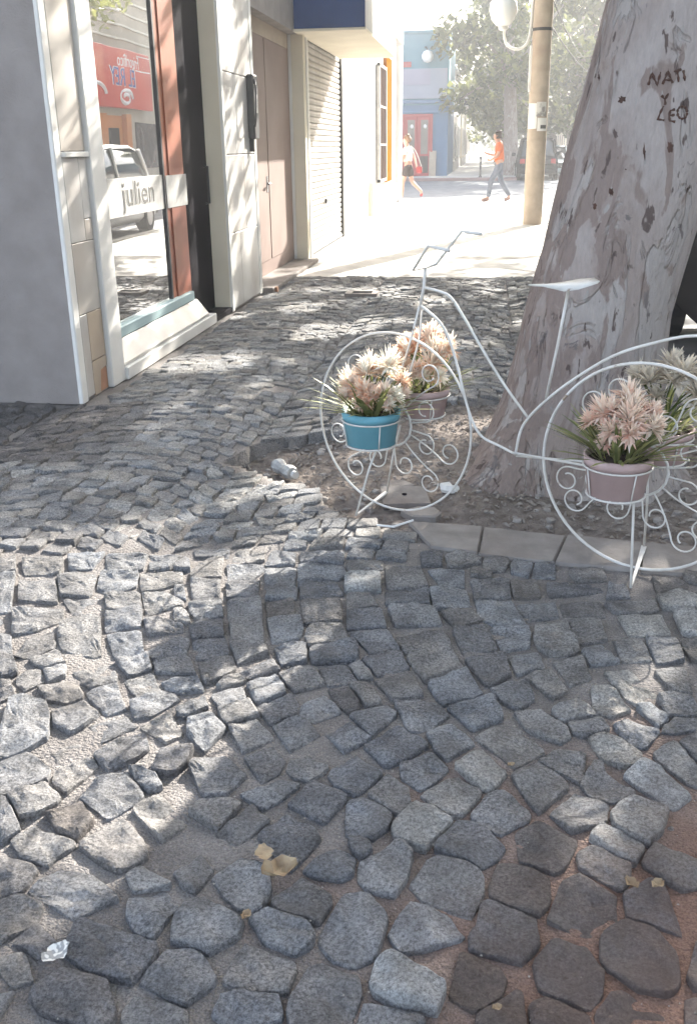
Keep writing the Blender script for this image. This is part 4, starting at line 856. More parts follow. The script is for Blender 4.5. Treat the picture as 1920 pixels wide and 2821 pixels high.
strokes = [[(1345, 412), (1350, 385), (1365, 352), (1372, 380), (1388, 412), (1395, 380), (1404, 348)], [(1413, 408), (1428, 372), (1440, 342), (1450, 375), (1462, 402)], [(1420, 388), (1455, 384)],
           [(1468, 346), (1503, 336)], [(1484, 342), (1488, 368), (1490, 398)], [(1513, 340), (1518, 365), (1521, 392)],
           [(1408, 462), (1424, 481), (1442, 452)], [(1424, 481), (1426, 508)],
           [(1418, 512), (1404, 540), (1390, 577), (1422, 582)], [(1474, 530), (1452, 535), (1444, 560), (1448, 585), (1474, 590)], [(1446, 560), (1470, 556)],
           [(1508 + 24 * math.cos(t * .52), 545 + 30 * math.sin(t * .52)) for t in range(13)]]
cv = MB()
for s_ in strokes:
    pts = []
    for (a, b), (c, d) in zip(s_[:-1], s_[1:]):
        for t in (0, .34, .67): pts.append((a + (c - a) * t, b + (d - b) * t))
    pts.append(s_[-1]); P = [on_trunk(*Z3(*p)) for p in pts]; P = [p for p in P if p is not None]
    if len(P) > 1: cv.tube(P, [.0042 + .0018 * math.sin(i * 1.7 + len(P)) for i in range(len(P))], 5)
ob('carved_names', cv, M['carve'], trunk)
# gouges and knots
for x, y, rx, ry in ((1215, 480, 26, 30), (1165, 930, 14, 30), (1085, 1000, 18, 22), (1325, 730, 12, 60), (1450, 715, 22, 40), (1105, 375, 8, 20), (1235, 820, 5, 6)):
    m2 = MB(); ring = []
    for t in range(14):
        k_ = rnd.uniform(.45, 1.15) * .8; p = on_trunk(*Z3(x + rx * k_ * math.cos(t * .449), y + ry * k_ * math.sin(t * .449)), .0015)
        if p is not None: ring.append(p)
    if len(ring) == 14:
        c = on_trunk(*Z3(x, y), .0035); m2.add(ring + [c], [(i, 14, (i + 1) % 14) for i in range(14)]); ob('bark_gouge', m2, M['carve'], trunk, False)

# ------------------------------------------------------------------ crowns: unseen leaves placed up the sun's rays so their shade falls as mapped
def in_frame(P, m=60):
    P = np.atleast_2d(P) - np.array([0, 0, EYE]); w = P[:, 0] * AX[2] + P[:, 1] * AY[2] + P[:, 2] * AZ[2]
    u = CX + FPX * (P[:, 0] * AX[0] + P[:, 1] * AY[0] + P[:, 2] * AZ[0]) / np.maximum(w, .01)
    v = CY + FPX * (P[:, 0] * AX[1] + P[:, 1] * AY[1] + P[:, 2] * AZ[1]) / np.maximum(w, .01)
    return (w > .01) & (u > -m) & (u < 1920 + m) & (v > -m) & (v < 2821 + m)
def leaf_cards(mb, P, size, droop=.4, tints=None):
    for i, p in enumerate(P):
        s_ = size * rnd.uniform(.7, 1.25); a = rnd.uniform(0, 6.283); t = rnd.gauss(0, droop); u = rnd.gauss(0, droop)
        R_ = np.array([math.cos(a), math.sin(a), t]); U_ = np.array([-math.sin(a), math.cos(a), u])
        q = [p - R_ * s_ * .5, p + U_ * s_ * .42 - R_ * s_ * .1, p + R_ * s_ * .55, p - U_ * s_ * .42 - R_ * s_ * .1]
        q[1] = q[1] + [0, 0, s_ * .12]; q[3] = q[3] + [0, 0, s_ * .12]
        mb.add(q, [(0, 1, 2), (0, 2, 3)], tints[i] if tints is not None else rnd.random())
def shade(x, y):
    """shade wanted at a spot of pavement; leaves are placed to cast it"""
    if y < 1.15: d = 1.0
    elif y < 1.62: d = 1.0 if x > -.70 - .25 * (1.62 - y) else .35
    elif y < 2.35: d = 1.0 if x > -.52 + .05 * (2.35 - y) else .0
    elif y < 3.05: d = 1.0 if x > -.40 else (.0 if x < -.62 else .25)
    elif y < 3.3: d = .75 if x < -1.15 else (.9 if x > .2 else .4)
    elif y < 4.9: d = .95 if x < -.95 else (.8 if x > -.1 else .5)
    elif y < 5.6: d = .75
    elif y < 10.2: d = .8
    elif y < 11.2: d = .6
    elif y < 13.5: d = .5 if x > -.5 else .06
    else: d = 0
    for cx_, cy_, r in ((0.41, 2.30, 0.07), (0.46, 2.24, 0.05), (0.33, 1.73, 0.05), (0.66, 2.66, 0.06), (0.39, 1.82, 0.03), (-1.25, 7.75, .16), (-1.0, 7.9, .12), (-1.95, 6.25, .2), (-1.75, 6.45, .16), (-1.7, 8.9, .15), (-.75, 3.95, .10), (-.05, 5.2, .10), (-.5, 9.3, .12), (-.2, 7.2, .10)):
        if (x - cx_) ** 2 + (y - cy_) ** 2 < r * r: d = 0
    return d
near_P, opp_P = [], []
tries = 0
while tries < 24000:
    tries += 1
    x, y = rnd.uniform(-2.5, 1.5), rnd.uniform(-.6, 13.5)
    d = min(shade(x + a_, y + b_) for a_, b_ in ((0, 0), (.09, .12), (-.09, .12), (.09, -.12), (-.09, -.12), (0, .2), (0, -.2)))
    if .1 < d < .9: d = d * min(1, max(0, 1.0 + 3.2 * float(vnoise(x, y, 2.3, 51))))
    if rnd.random() > d: continue
    for _ in range(4):
        z = rnd.uniform(2.8, 6.8); p = np.array([x, y, 0]) + SUN_DIR / SUN_DIR[2] * z
        if not in_frame(p, 90)[0]: break
    else: continue
    (near_P if math.hypot(p[0] - .9, p[1] - 4.3) < math.hypot(p[0] - 6.6, p[1] - 17) else opp_P).append(p)
for _ in range(2600):        # unseen leaves added up the sun's path to dapple the shop fronts
    y, z = rnd.uniform(5.0, 10.0), rnd.uniform(0, 3.4)
    d = .85 if y < 8.3 else (.45 if z > .9 else .25)
    d *= min(1, max(.1, .95 + 2.6 * float(vnoise(y, z, 1.7, 53))))
    if rnd.random() > d: continue
    for _k in range(4):
        p = np.array([-2.28, y, z]) + SUN_DIR / SUN_DIR[2] * rnd.uniform(1.8, 6.0)
        if p[2] > 2.8 and not in_frame(p, 90)[0]: near_P.append(p) if p[1] < 12 else opp_P.append(p); break
for _ in range(6000):        # body of the crown over and behind the trunk, high, thickened to block sky
    a, r, z = rnd.uniform(0, 6.28), 4.2 * math.sqrt(rnd.random()), rnd.uniform(4.6, 9.5)
    p = np.array([.9 + r * math.cos(a), 3.2 + r * math.sin(a), z]); near_P.append(p)
for _ in range(2600):
    a, r, z = rnd.uniform(0, 6.28), 4.4 * math.sqrt(rnd.random()), rnd.uniform(3.4, 9.5)
    p = np.array([7.4 + r * math.cos(a), 17 + r * math.sin(a), z])
    g_ = p - SUN_DIR / SUN_DIR[2] * p[2]
    if -2.6 < g_[0] < 1.4 and g_[1] > 0.8: continue
    if not in_frame(p, 40)[0]: opp_P.append(p)
while len(opp_P) < 6500:      # unseen bough added to shade the road mirrored in the window
    x, y = rnd.uniform(1.2, 5.2), rnd.uniform(8.0, 17.5)
    if rnd.random() > .75 * min(1, max(0, .9 + 3 * float(vnoise(x, y, 1.1, 52)))): continue
    z = rnd.uniform(3.4, 6.5); p = np.array([x, y, 0]) + SUN_DIR / SUN_DIR[2] * z
    if not in_frame(p, 60)[0]: opp_P.append(p)
cr = MB(); leaf_cards(cr, near_P, .15); ob('crown', cr, M['leaf'], tree)  # unseen leaves, placed to cast shade
def limbs(parent, base, pts, r0, n, mat):
    mb = MB()
    for i in range(n):
        e = np.array(pts[rnd.randrange(len(pts))]); m_ = (np.array(base) + e) / 2 + [rnd.uniform(-.3, .3), rnd.uniform(-.3, .3), .5]
        P = [np.array(base) * (1 - t) ** 2 + 2 * m_ * t * (1 - t) + e * t * t for t in np.linspace(0, 1, 9)]
        mb.tube(P, [r0 * (1 - .85 * t) for t in np.linspace(0, 1, 9)], 7)
    return ob('limbs', mb, mat, parent, True)
lp = [p for p in near_P if p[2] > 3.2 + .14 * max(0, p[1] - 4)]
limbs(tree, (.95, TCY, 2.85), lp, .15, 10, M['bark'])
added_tree = thing('street_tree', (6.7, 17, 0), 'unseen plane tree added on the opposite kerb so its crown shades the paving', 'tree')  # out-of-view tree, added to cast shade on the cobbles
ob('trunk', MB().tube([(6.7, 17, -.1), (6.7, 17, .4), (6.75, 17, 1.5), (6.8, 17, 3.0), (6.9, 17, 4)], [.42, .33, .28, .27, .25], 14), M['bark'], added_tree, True)
oc = MB(); leaf_cards(oc, opp_P, .15); ob('crown', oc, M['leaf'], added_tree)
limbs(added_tree, (6.85, 17, 3.6), [p for p in opp_P if p[2] > 4.5], .13, 14, M['bark'])

# ------------------------------------------------------------------ far street trees
def street_tree(x, y, h, r, lean, n, label, size=.33, low=2.2, rt=.33):
    t = thing('street_tree', (x, y, 0), label, 'tree', 'street trees down the road')
    mb = MB(); top = np.array([x + lean, y, h * .62])
    mb.tube([(x, y, -.15), (x + .02, y, .35), (x + lean * .3, y, h * .2), (x + lean * .7, y, h * .42), tuple(top)], [rt * 1.5, rt * 1.05, rt * .95, rt * .8, rt * .5], 12)
    cl = []
    for i in range(26):
        a, rr = rnd.uniform(0, 6.28), r * math.sqrt(rnd.uniform(.05, 1)); z = rnd.uniform(low, h)
        f_ = math.sin(math.pi * min(1, max(.16, (z - low * .6) / (h - low * .6)))) ** .6
        cl.append(np.array([x + lean + rr * f_ * math.cos(a), y + rr * f_ * math.sin(a), z]))
    for c in cl[:12]:
        b = np.array([x + lean * .6, y, h * .4]); m_ = (b + c) / 2 + [0, 0, .4]
        mb.tube([b * (1 - s_) ** 2 + 2 * m_ * s_ * (1 - s_) + c * s_ * s_ for s_ in np.linspace(0, 1, 6)], [.14 * (1 - .8 * s_) for s_ in np.linspace(0, 1, 6)], 5)
    ob('trunk', mb, M['bark'], t, True)
    lf = MB(); P = []; T = []
    for i in range(int(n * 1.7)):
        c = cl[rnd.randrange(len(cl))]; q = nrg.normal(0, 1, 3); q = q / np.linalg.norm(q) * rnd.uniform(.3, 1) ** .5 * np.array([1.25, 1.25, .85]) * r * .27
        P.append(c + q); T.append(min(1, max(0, rnd.gauss(.4 + .25 * q[2], .25))))
    leaf_cards(lf, P, size, .7, T); ob('crown', lf, M['leaf_far'], t)
street_tree(1.15, 51.5, 11, 3.6, -.35, 2600, 'pale trunked plane tree on the far corner, above the man in orange', .30, 2.9, .36)
street_tree(.95, 63, 11, 3.4, .2, 1500, 'second plane tree along the far left kerb', .36, 2.6)
street_tree(.9, 77, 12, 3.8, .2, 1300, 'third plane tree along the far left kerb', .42, 2.6)
street_tree(.9, 95, 12, 4.2, 0, 1200, 'last plane tree along the far left kerb', .5, 2.4)
street_tree(6.4, 56, 12, 4.2, -.8, 2000, 'nearest far tree on the right kerb, past the side street', .34, 2.2)
street_tree(6.5, 68, 12, 4.2, -.6, 1600, 'second far tree on the right kerb', .38, 2.2)
street_tree(6.5, 82, 12, 4.4, -.6, 1400, 'third far tree on the right kerb', .44, 2.2)
street_tree(6.4, 100, 13, 5.0, -1.5, 1500, 'fourth far tree on the right kerb, closing the view', .5, 2)
lt = thing('street_tree', (7.0, 29.5, 0), 'leafy tree on the opposite pavement whose lit leaves show in the window mirror', 'tree')
ob('trunk', MB().tube([(7.0, 29.5, -.1), (7.0, 29.5, .5), (6.9, 29.4, 2.4), (6.7, 29.2, 4.2)], [.22, .16, .13, .10], 10), M['bark'], lt, True)
lP = []
while len(lP) < 520:
    q = nrg.normal(0, 1, 3); q = q / np.linalg.norm(q) * rnd.random() ** .4 * np.array([1.5, 2.6, 1.2]) + np.array([6.6, 28.4, 5.75])
    if not in_frame(q, 40)[0]: lP.append(q)
lc = MB(); leaf_cards(lc, lP, .22, .6, [rnd.uniform(.5, 1) for _ in lP]); ob('crown', lc, M['leaf'], lt)
street_tree(3.5, 150, 14, 7, 0, 1600, 'hazy tree at the very end of the road', .75, 1.5)

# ================================================================== BICYCLE FLOWER STAND
c0 = np.array([-.337, 3.618, 0]); DV = np.array([.8746, -.4848, 0]); NV = np.array([.4848, .8746, 0])
def B(s_, z, o=0): return tuple(c0 + DV * s_ + NV * o + np.array([0, 0, z]))
RH = 1.01; HZ = .363; RR = .357
bike = thing('bicycle_planter', B(.5, 0), 'white wire bicycle shaped flower stand beside the tree pit', 'plant stand')
def curve(pts, n=4):
    """Catmull-Rom through the points"""
    P = [np.array(p, float) for p in pts]; P = [2 * P[0] - P[1]] + P + [2 * P[-1] - P[-2]]; out = []
    for i in range(1, len(P) - 2):
        for t in np.linspace(0, 1, n, endpoint=False):
            a, b, c, d = P[i - 1:i + 3]
            out.append(.5 * ((2 * b) + (c - a) * t + (2 * a - 5 * b + 4 * c - d) * t * t + (3 * b - a - 3 * c + d) * t ** 3))
    return out + [P[-2]]
tr_ = .0052
ob('fork', MB().tube([B(.145, .972), B(.139, .9), B(.123, .82)], tr_ + .001).tube(curve([B(.123, .83, -.004), B(.095, .7, -.02), B(.055, .57, -.028), B(0, HZ, -.03)]), tr_ * .85).tube(curve([B(.128, .83, .008), B(.105, .7, .024), B(.062, .57, .03), B(0, HZ, .03)]), tr_ * .85), M['wire'], bike, True)
hb = MB().tube([B(.305, 1.047, -.1), B(.217, 1.059, -.1), B(.158, .974, -.1), B(.145, .972, 0), B(.127, .972, .1), B(.233, 1.094, .1), B(.316, 1.088, .1)], tr_)
hbo = ob('handlebar', hb, M['wire'], bike, True)
ob('grip', MB().tube([B(.305, 1.047, -.1), B(.245, 1.055, -.1)], tr_ + .0012), M['wire'], hbo, True); ob('grip', MB().tube([B(.316, 1.088, .1), B(.25, 1.092, .1)], tr_ + .0012), M['wire'], hbo, True)
ob('top_tube', MB().tube(curve([B(.139, .9), B(.208, .89), B(.256, .871), B(.319, .796), B(.395, .694), B(.485, .582), B(.586, .474)]), tr_), M['wire'], bike, True)
ob('down_tube', MB().tube(curve([B(.126, .834), B(.204, .785), B(.25, .725), B(.291, .623), B(.33, .5), B(.365, .42), B(.405, .375), B(.47, .355), B(.536, .335)]), tr_), M['wire'], bike, True)
ob('seat_post', MB().tube([B(.705, .935), B(.679, .745), B(.648, .55)], tr_), M['wire'], bike, True)
sd_ = MB(); prof = [(.56, .004, .938), (.62, .012, .941), (.67, .03, .944), (.72, .052, .949), (.765, .048, .956), (.805, .012, .962)]
V = []
for s_, w, z in prof: V += [B(s_, z - w * .26, -w * 1.3), B(s_, z + .003, 0), B(s_, z + w * .26, w * 1.3), B(s_, z - .004, 0)]
F = [tuple(range(4))[::-1], (20, 21, 22, 23)]
for i in range(5):
    for j in range(4): F.append((i * 4 + j, i * 4 + (j + 1) % 4, i * 4 + 4 + (j + 1) % 4, i * 4 + 4 + j))
ob('saddle', sd_.add(V, F), M['wire'], bike, True)
fz = [(.542, .33), (.556, .416), (.584, .473), (.651, .55), (.744, .634), (.875, .729), (1.0, .784), (1.139, .823), (1.27, .80), (1.38, .72), (1.44, .6)]
ob('fender', MB().tube(curve([B(*p) for p in fz]), tr_), M['wire'], bike, True)
ob('stay', MB().tube([B(.536, .339, -.005), B(.82, .352, -.035), B(RH, HZ - .01, -.04)], tr_ * .9), M['wire'], bike, True)
ob('stay', MB().tube([B(.543, .326, .005), B(.82, .345, .03), B(RH, HZ - .01, .04)], tr_ * .9), M['wire'], bike, True)
def scroll(hs, ang, r0, r1, R0, R1, turn, hand, off=0, bend=0):
    """straight wire from the hub that ends in a curl"""
    a = math.radians(ang); p = np.array([r0 * math.cos(a), r0 * math.sin(a)]); th = a; pts = [p.copy()]; n = 6
    for _ in range(n): p = p + np.array([math.cos(th), math.sin(th)]) * (r1 - r0) / n; th += bend * hand / n; pts.append(p.copy())
    N_ = 26
    for i in range(N_):
        R_ = R0 + (R1 - R0) * i / N_; th += hand * turn / N_; p = p + np.array([math.cos(th), math.sin(th)]) * R_ * turn / N_; pts.append(p.copy())
    return [B(hs + q[0], HZ + q[1], off) for q in pts]
for hs, nm in ((0, 'front'), (RH, 'rear')):
    rimp = [B(hs + RR * math.cos(t * math.pi / 32), HZ + RR * math.sin(t * math.pi / 32)) for t in range(64)]
    wh = ob('wheel', MB().tube(rimp, .0056 if hs else .0046, 6, True), M['wire'], bike, True)
    for ax in ((4, 90, 180, 268) if hs else (2, 268)):
        for hd in (-1, 1): ob('scroll', MB().tube(scroll(hs, ax + hd * 9, .09, .165, .043, .020, 6.3, hd, 0), .0031, 5), M['wire'], wh, True)
    for ax, hd in (((108, 1), (136, -1), (194, 1), (218, -1), (304, 1), (327, -1), (32, 1), (58, -1)) if hs else ((-20, 1), (-46, -1), (200, -1), (226, 1), (48, 1), (132, -1))):
        ob('scroll', MB().tube(scroll(hs, ax, .09, .262, .046, .020, 6.9, hd, 0, -.35), .0031, 5), M['wire'], wh, True)
    ob('hub', MB().tube([B(hs, HZ, -.08), B(hs, HZ, .08)], .016, 8).tube([B(hs + .09 * math.cos(t * .3927), HZ + .09 * math.sin(t * .3927)) for t in range(16)], .005, 5, True), M['wire'], wh, True)
sF = ((-.066, -.155), (-.12, .14)); sR = ((1.073, -.17), (.982, .188))
for hs, ((a, ao), (b, bo_)) in ((0, sF), (RH, sR)):
    f0, f1 = B(a, .008, ao), B(b, .008, bo_)
    sdn = ob('stand', MB().tube([B(hs, HZ - .02, -.06), B(hs + (a - hs) * .5, HZ * .55, ao * .7), f0], .0045).tube([B(hs, HZ - .02, .06), B(hs + (b - hs) * .5, HZ * .55, bo_ * .7), f1], .0045), M['wire'], bike, True)
    A_, B_ = np.array(f0), np.array(f1); w_ = DV * .010
    ob('foot_bar', MB().add([A_ - w_ * .3, A_ + w_ * .3, B_ + w_, B_ - w_, A_ - w_ * .3 + [0, 0, .006], A_ + w_ * .3 + [0, 0, .006], B_ + w_ + [0, 0, .006], B_ - w_ + [0, 0, .006]], [(0, 1, 2, 3), (4, 7, 6, 5), (0, 4, 5, 1), (1, 5, 6, 2), (2, 6, 7, 3), (3, 7, 4, 0)]), M['wire'], sdn)
POTS = [(0.010, -.155, .325, .455, .109, .092, 'pot_blue'), (.03, .165, .375, .482, .112, .094, 'pot_pink'), (RH - .025, -.155, .322, .452, .108, .089, 'pot_pink'), (RH - .01, .165, .36, .47, .115, .096, 'pot_pink')]
for s_, o_, zb, zt, rt, rb, m_ in POTS:
    c = np.array(B(s_, 0, o_)); zr = zb + (zt - zb) * .72; rr = rb + (rt - rb) * .72 + .006
    cage = MB().tube([c + [rr * math.cos(t * .2618), rr * math.sin(t * .2618), zr] for t in range(24)], .0036, 5, True).tube([c + [(rb + .003) * math.cos(t * .2618), (rb + .003) * math.sin(t * .2618), zb - .004] for t in range(24)], .0038, 5, True)
    for k_ in range(4):
        a = k_ * math.pi / 2 - 1.15
        cage.tube([c + [rr * math.cos(a), rr * math.sin(a), zr], c + [(rb + .003) * math.cos(a), (rb + .003) * math.sin(a), zb - .004]], .0028, 5)
    hs = 0 if s_ < .5 else RH
    cage.tube([B(hs, HZ, o_ * .3), tuple(c + np.array([0, 0, zr]) - NV * np.sign(o_) * rr)], .0045, 5)
    cage.tube([tuple(c + np.array([-(rb), 0, zb - .004])), tuple(c + np.array([rb, 0, zb - .004]))], .004, 5)
    ob('pot_holder', cage, M['wire'], bike, True)

# ------------------------------------------------------------------ potted flowers
def flower_head(c, r, petals, up, rng, tb=(0, 1)):
    """a spiky many petalled bloom; colour varies from petal to petal"""
    mb = MB(); up = np.array(up, float); up /= np.linalg.norm(up); a = np.cross(up, (0, 1, .2)); a /= np.linalg.norm(a); b = np.cross(up, a)
    for i in range(petals):
        ph = rng.uniform(0, 6.283); el = math.radians(rng.uniform(-8, 84)); d = (a * math.cos(ph) + b * math.sin(ph)) * math.cos(el) + up * math.sin(el)
        L_ = r * rng.uniform(.75, 1.1); w = r * rng.uniform(.06, .115); t = np.cross(d, up + d * .1); t = t / (np.linalg.norm(t) + 1e-9); cu = up * L_ * rng.uniform(-.4, .25) + t * L_ * rng.uniform(-.22, .22)
        p0 = c + d * r * .12; p1 = c + d * L_ * .6 + cu * .4; p2 = c + d * L_ + cu
        n = np.cross(t, d) * w * .5
        mb.add([p0 - t * w * .35, p0 + t * w * .35, p1 + t * w + n, p1 - t * w + n, p1, p2], [(0, 4, 3), (0, 1, 4), (1, 2, 4), (4, 2, 5), (3, 4, 5)], min(1, max(0, rng.gauss(tb[0] + (tb[1] - tb[0]) * (.25 + .75 * math.sin(max(0, el))), .2))))
    return mb
def potted(name, label, s_, o_, zb, zt, rt, rb, m_, heads, pet, seed, tb, blades=70, spread=.19):
    rng = random.Random(seed); c = np.array(B(s_, 0, o_)); root = thing(name, tuple(c + [0, 0, zb]), label, 'flower pot', 'flower pots on the bicycle stand')
    ob('pot', MB().lathe([(rb * .6, zb), (rb, zb), (rb + (rt - rb) * .78, zb + (zt - zb) * .78), (rt, zb + (zt - zb) * .79), (rt + .003, zt), (rt - .006, zt), (rt - .010, zt - .02), (.01, zt - .022)], c, 28), M[m_], root, True)
    ob('soil', MB().lathe([(rt - .012, zt - .016), (rt * .5, zt - .006), (.01, zt - .002)], c, 18, False), M['potsoil'], root, True)
    fb = MB()
    for i in range(blades):
        a = rng.uniform(0, 6.283); rr = rt * .7 * math.sqrt(rng.random()); L_ = rng.uniform(.10, .21); sp = rng.uniform(.25, 1.25)
        p = c + [rr * math.cos(a), rr * math.sin(a), zt - .015]; d = np.array([math.cos(a) * sp, math.sin(a) * sp, 1.0 / (sp + .45)]); d /= np.linalg.norm(d)
        t = np.array([-math.sin(a), math.cos(a), 0]); w = rng.uniform(.003, .0075); P = []
        for q in (0, .35, .7, 1.0):
            m2 = p + d * L_ * q + np.array([math.cos(a), math.sin(a), -.6]) * L_ * .25 * q * q; ww = w * (.5 + 1.6 * q * (1 - q) * 2) if q < 1 else 0.0005
            P += [m2 - t * ww, m2 + t * ww]
        fb.add(P, [(0, 1, 3, 2), (2, 3, 5, 4), (4, 5, 7, 6)], rng.random())
    ob('foliage', fb, M['blade'], root)
    heads = heads + [(hx + rng.uniform(-.035, .035), hy + rng.uniform(-.035, .035), max(.035, hz + rng.uniform(-.05, .015)), r * .72) for hx, hy, hz, r in heads]
    st = MB()
    for i, (hx, hy, hz, r) in enumerate(heads):
        hc = c + DV * hx + NV * hy + np.array([0, 0, zt + hz]); up = np.array([hx * DV[0] + hy * NV[0], hx * DV[1] + hy * NV[1], .16 + abs(hz) * .3])
        st.tube([c + [rng.uniform(-.03, .03), rng.uniform(-.03, .03), zt - .01], (c + [0, 0, zt] + hc) / 2 + [0, 0, .02], hc], .0028, 5)
        ob('flower_head', flower_head(hc, r * .95, 96, up, rng, tb[i % len(tb)]), M[pet if i % 3 != 2 else ('petal_pink' if pet == 'petal' else pet)], root)
    ob('stems', st, M['blade'], root)
potted('flower_pot', 'bright blue flower pot with peach and white blooms on the front wheel', *POTS[0], [(-.075, -.03, .085, .066), (.0, -.055, .075, .074), (.085, -.04, .075, .066), (-.03, .04, .15, .07), (.06, .03, .165, .078), (-.11, .02, .10, .055), (.10, .05, .11, .055), (.03, -.08, .045, .05), (-.05, -.08, .06, .05), (-.02, .0, .13, .07), (.12, -.02, .07, .05)], 'petal', 3, [(.2, .7), (.0, .6), (.5, 1), (.4, 1), (1, 1), (.6, 1)], 130)
potted('flower_pot', 'dusty pink flower pot with peach blooms, behind the blue pot', *POTS[1], [(-.05, -.02, .13, .075), (.06, -.03, .10, .08), (0, .05, .185, .08), (.09, .04, .15, .07), (-.09, .03, .15, .065), (.02, -.06, .07, .06), (.10, -.04, .06, .055), (.05, .0, .15, .07), (-.03, .02, .17, .06)], 'petal', 5, [(.15, .7), (.2, .8), (.8, 1), (.3, .9)], 60)
potted('flower_pot', 'dusty pink flower pot with peach blooms over green leaves, near side of rear wheel', *POTS[2], [(-.045, -.03, .13, .078), (.04, -.045, .125, .082), (0, .04, .175, .072), (.10, -.01, .10, .06), (-.10, .0, .09, .055), (.07, .05, .13, .06), (-.0, -.07, .09, .06), (.03, .0, .15, .07)], 'petal_pink', 8, [(.15, .75), (.25, .8), (.3, .9), (.8, 1)], 120)
potted('flower_pot', 'flower pot with dry greyish cream blooms, on the far side of the rear wheel', *POTS[3], [(-.05, 0, .15, .075), (.05, .02, .18, .085), (.12, 0, .12, .075), (0, .06, .20, .07), (.10, .06, .16, .07), (-.10, .03, .16, .06)], 'petal_dry', 9, [(.3, .9), (.5, 1), (.6, 1)], 70)

# ================================================================== LAMP POLE
pl = thing('lamp_pole', (.856, 18.8, 0), 'tan round concrete pole with torn paper posters, on the sunlit pavement', 'pole')
ob('shaft', MB().lathe([(.175, -.05), (.172, 1.62), (.165, 4.5), (.155, 8)], (.856, 18.8, 0), 20, False, True), M['pole'], pl, True)
def wrap(name, a0, a1, z0, z1, r, mat, n=8):
    mb = MB(); vs = []
    for i in range(n + 1):
        a = a0 + (a1 - a0) * i / n
        for z in (z0, z1): vs.append((.856 + r * math.cos(a), 18.8 + r * math.sin(a), z))
    mb.add(vs, [(2 * i, 2 * i + 2, 2 * i + 3, 2 * i + 1) for i in range(n)]); return ob(name, mb, mat, pl)
wrap('poster', math.radians(196), math.radians(262), 1.66, 2.08, .1755, M['signwhite'])
wrap('poster', math.radians(258), math.radians(318), 1.86, 2.10, .1765, M['paper'])
wrap('poster', math.radians(266), math.radians(330), 1.62, 1.84, .1770, M['signwhite'])
wrap('strap', 0, 2 * math.pi, 3.24, 3.29, .1745, M['darkmetal'], 20)
wrap('poster', math.radians(285), math.radians(325), 1.66, 1.72, .1780, M['inkgrey'])
ob('cable_box', MB().box(.655, .705, 18.74, 18.86, 2.28, 3.02, .008), M['signwhite'], pl)
lm = ob('lamp_arm', MB().tube(curve([(.22, 18.8, 3.34), (.20, 18.8, 3.22), (.24, 18.8, 3.06), (.36, 18.8, 2.98), (.50, 18.8, 2.98), (.62, 18.8, 3.10), (.66, 18.8, 3.4), (.67, 18.8, 3.9), (.69, 18.8, 4.0)]), .024, 8).tube([(.66, 18.8, 3.27), (.86, 18.8, 3.27)], .02, 6), M['signwhite'], pl, True)
lg = thing('globe_lamp', (.2, 18.8, 3.6), 'opal white globe lamp on the curved arm of the pole', 'street lamp')
ob('globe', MB().lathe([(.06, -.27), (.12, -.25), (.2, -.16), (.245, -.02), (.23, .1), (.17, .2), (.08, .25), (.01, .262)], (.17, 18.8, 3.6), 20), M['lampglass'], lg, True)
ob('collar', MB().lathe([(.05, -.33), (.085, -.31), (.085, -.265), (.05, -.26)], (.18, 18.8, 3.6), 14), M['signwhite'], lg, True)
for i, (a, b, sag, ds) in enumerate((((.86, 18.8, 4.05), (6.4, 68, 7.0), .8, 'thin upper cable running from the pole down the road'), ((.86, 18.8, 3.52), (6.3, 60, 5.2), .5, 'thin lower cable running from the pole down the road'))):
    P = [np.array(a) * (1 - t) + np.array(b) * t - np.array([0, 0, sag * 4 * t * (1 - t)]) for t in np.linspace(0, 1, 24)]
    tag(ob('overhead_cable', MB().tube(P, .012, 5), M['cable']), ds, 'cable')

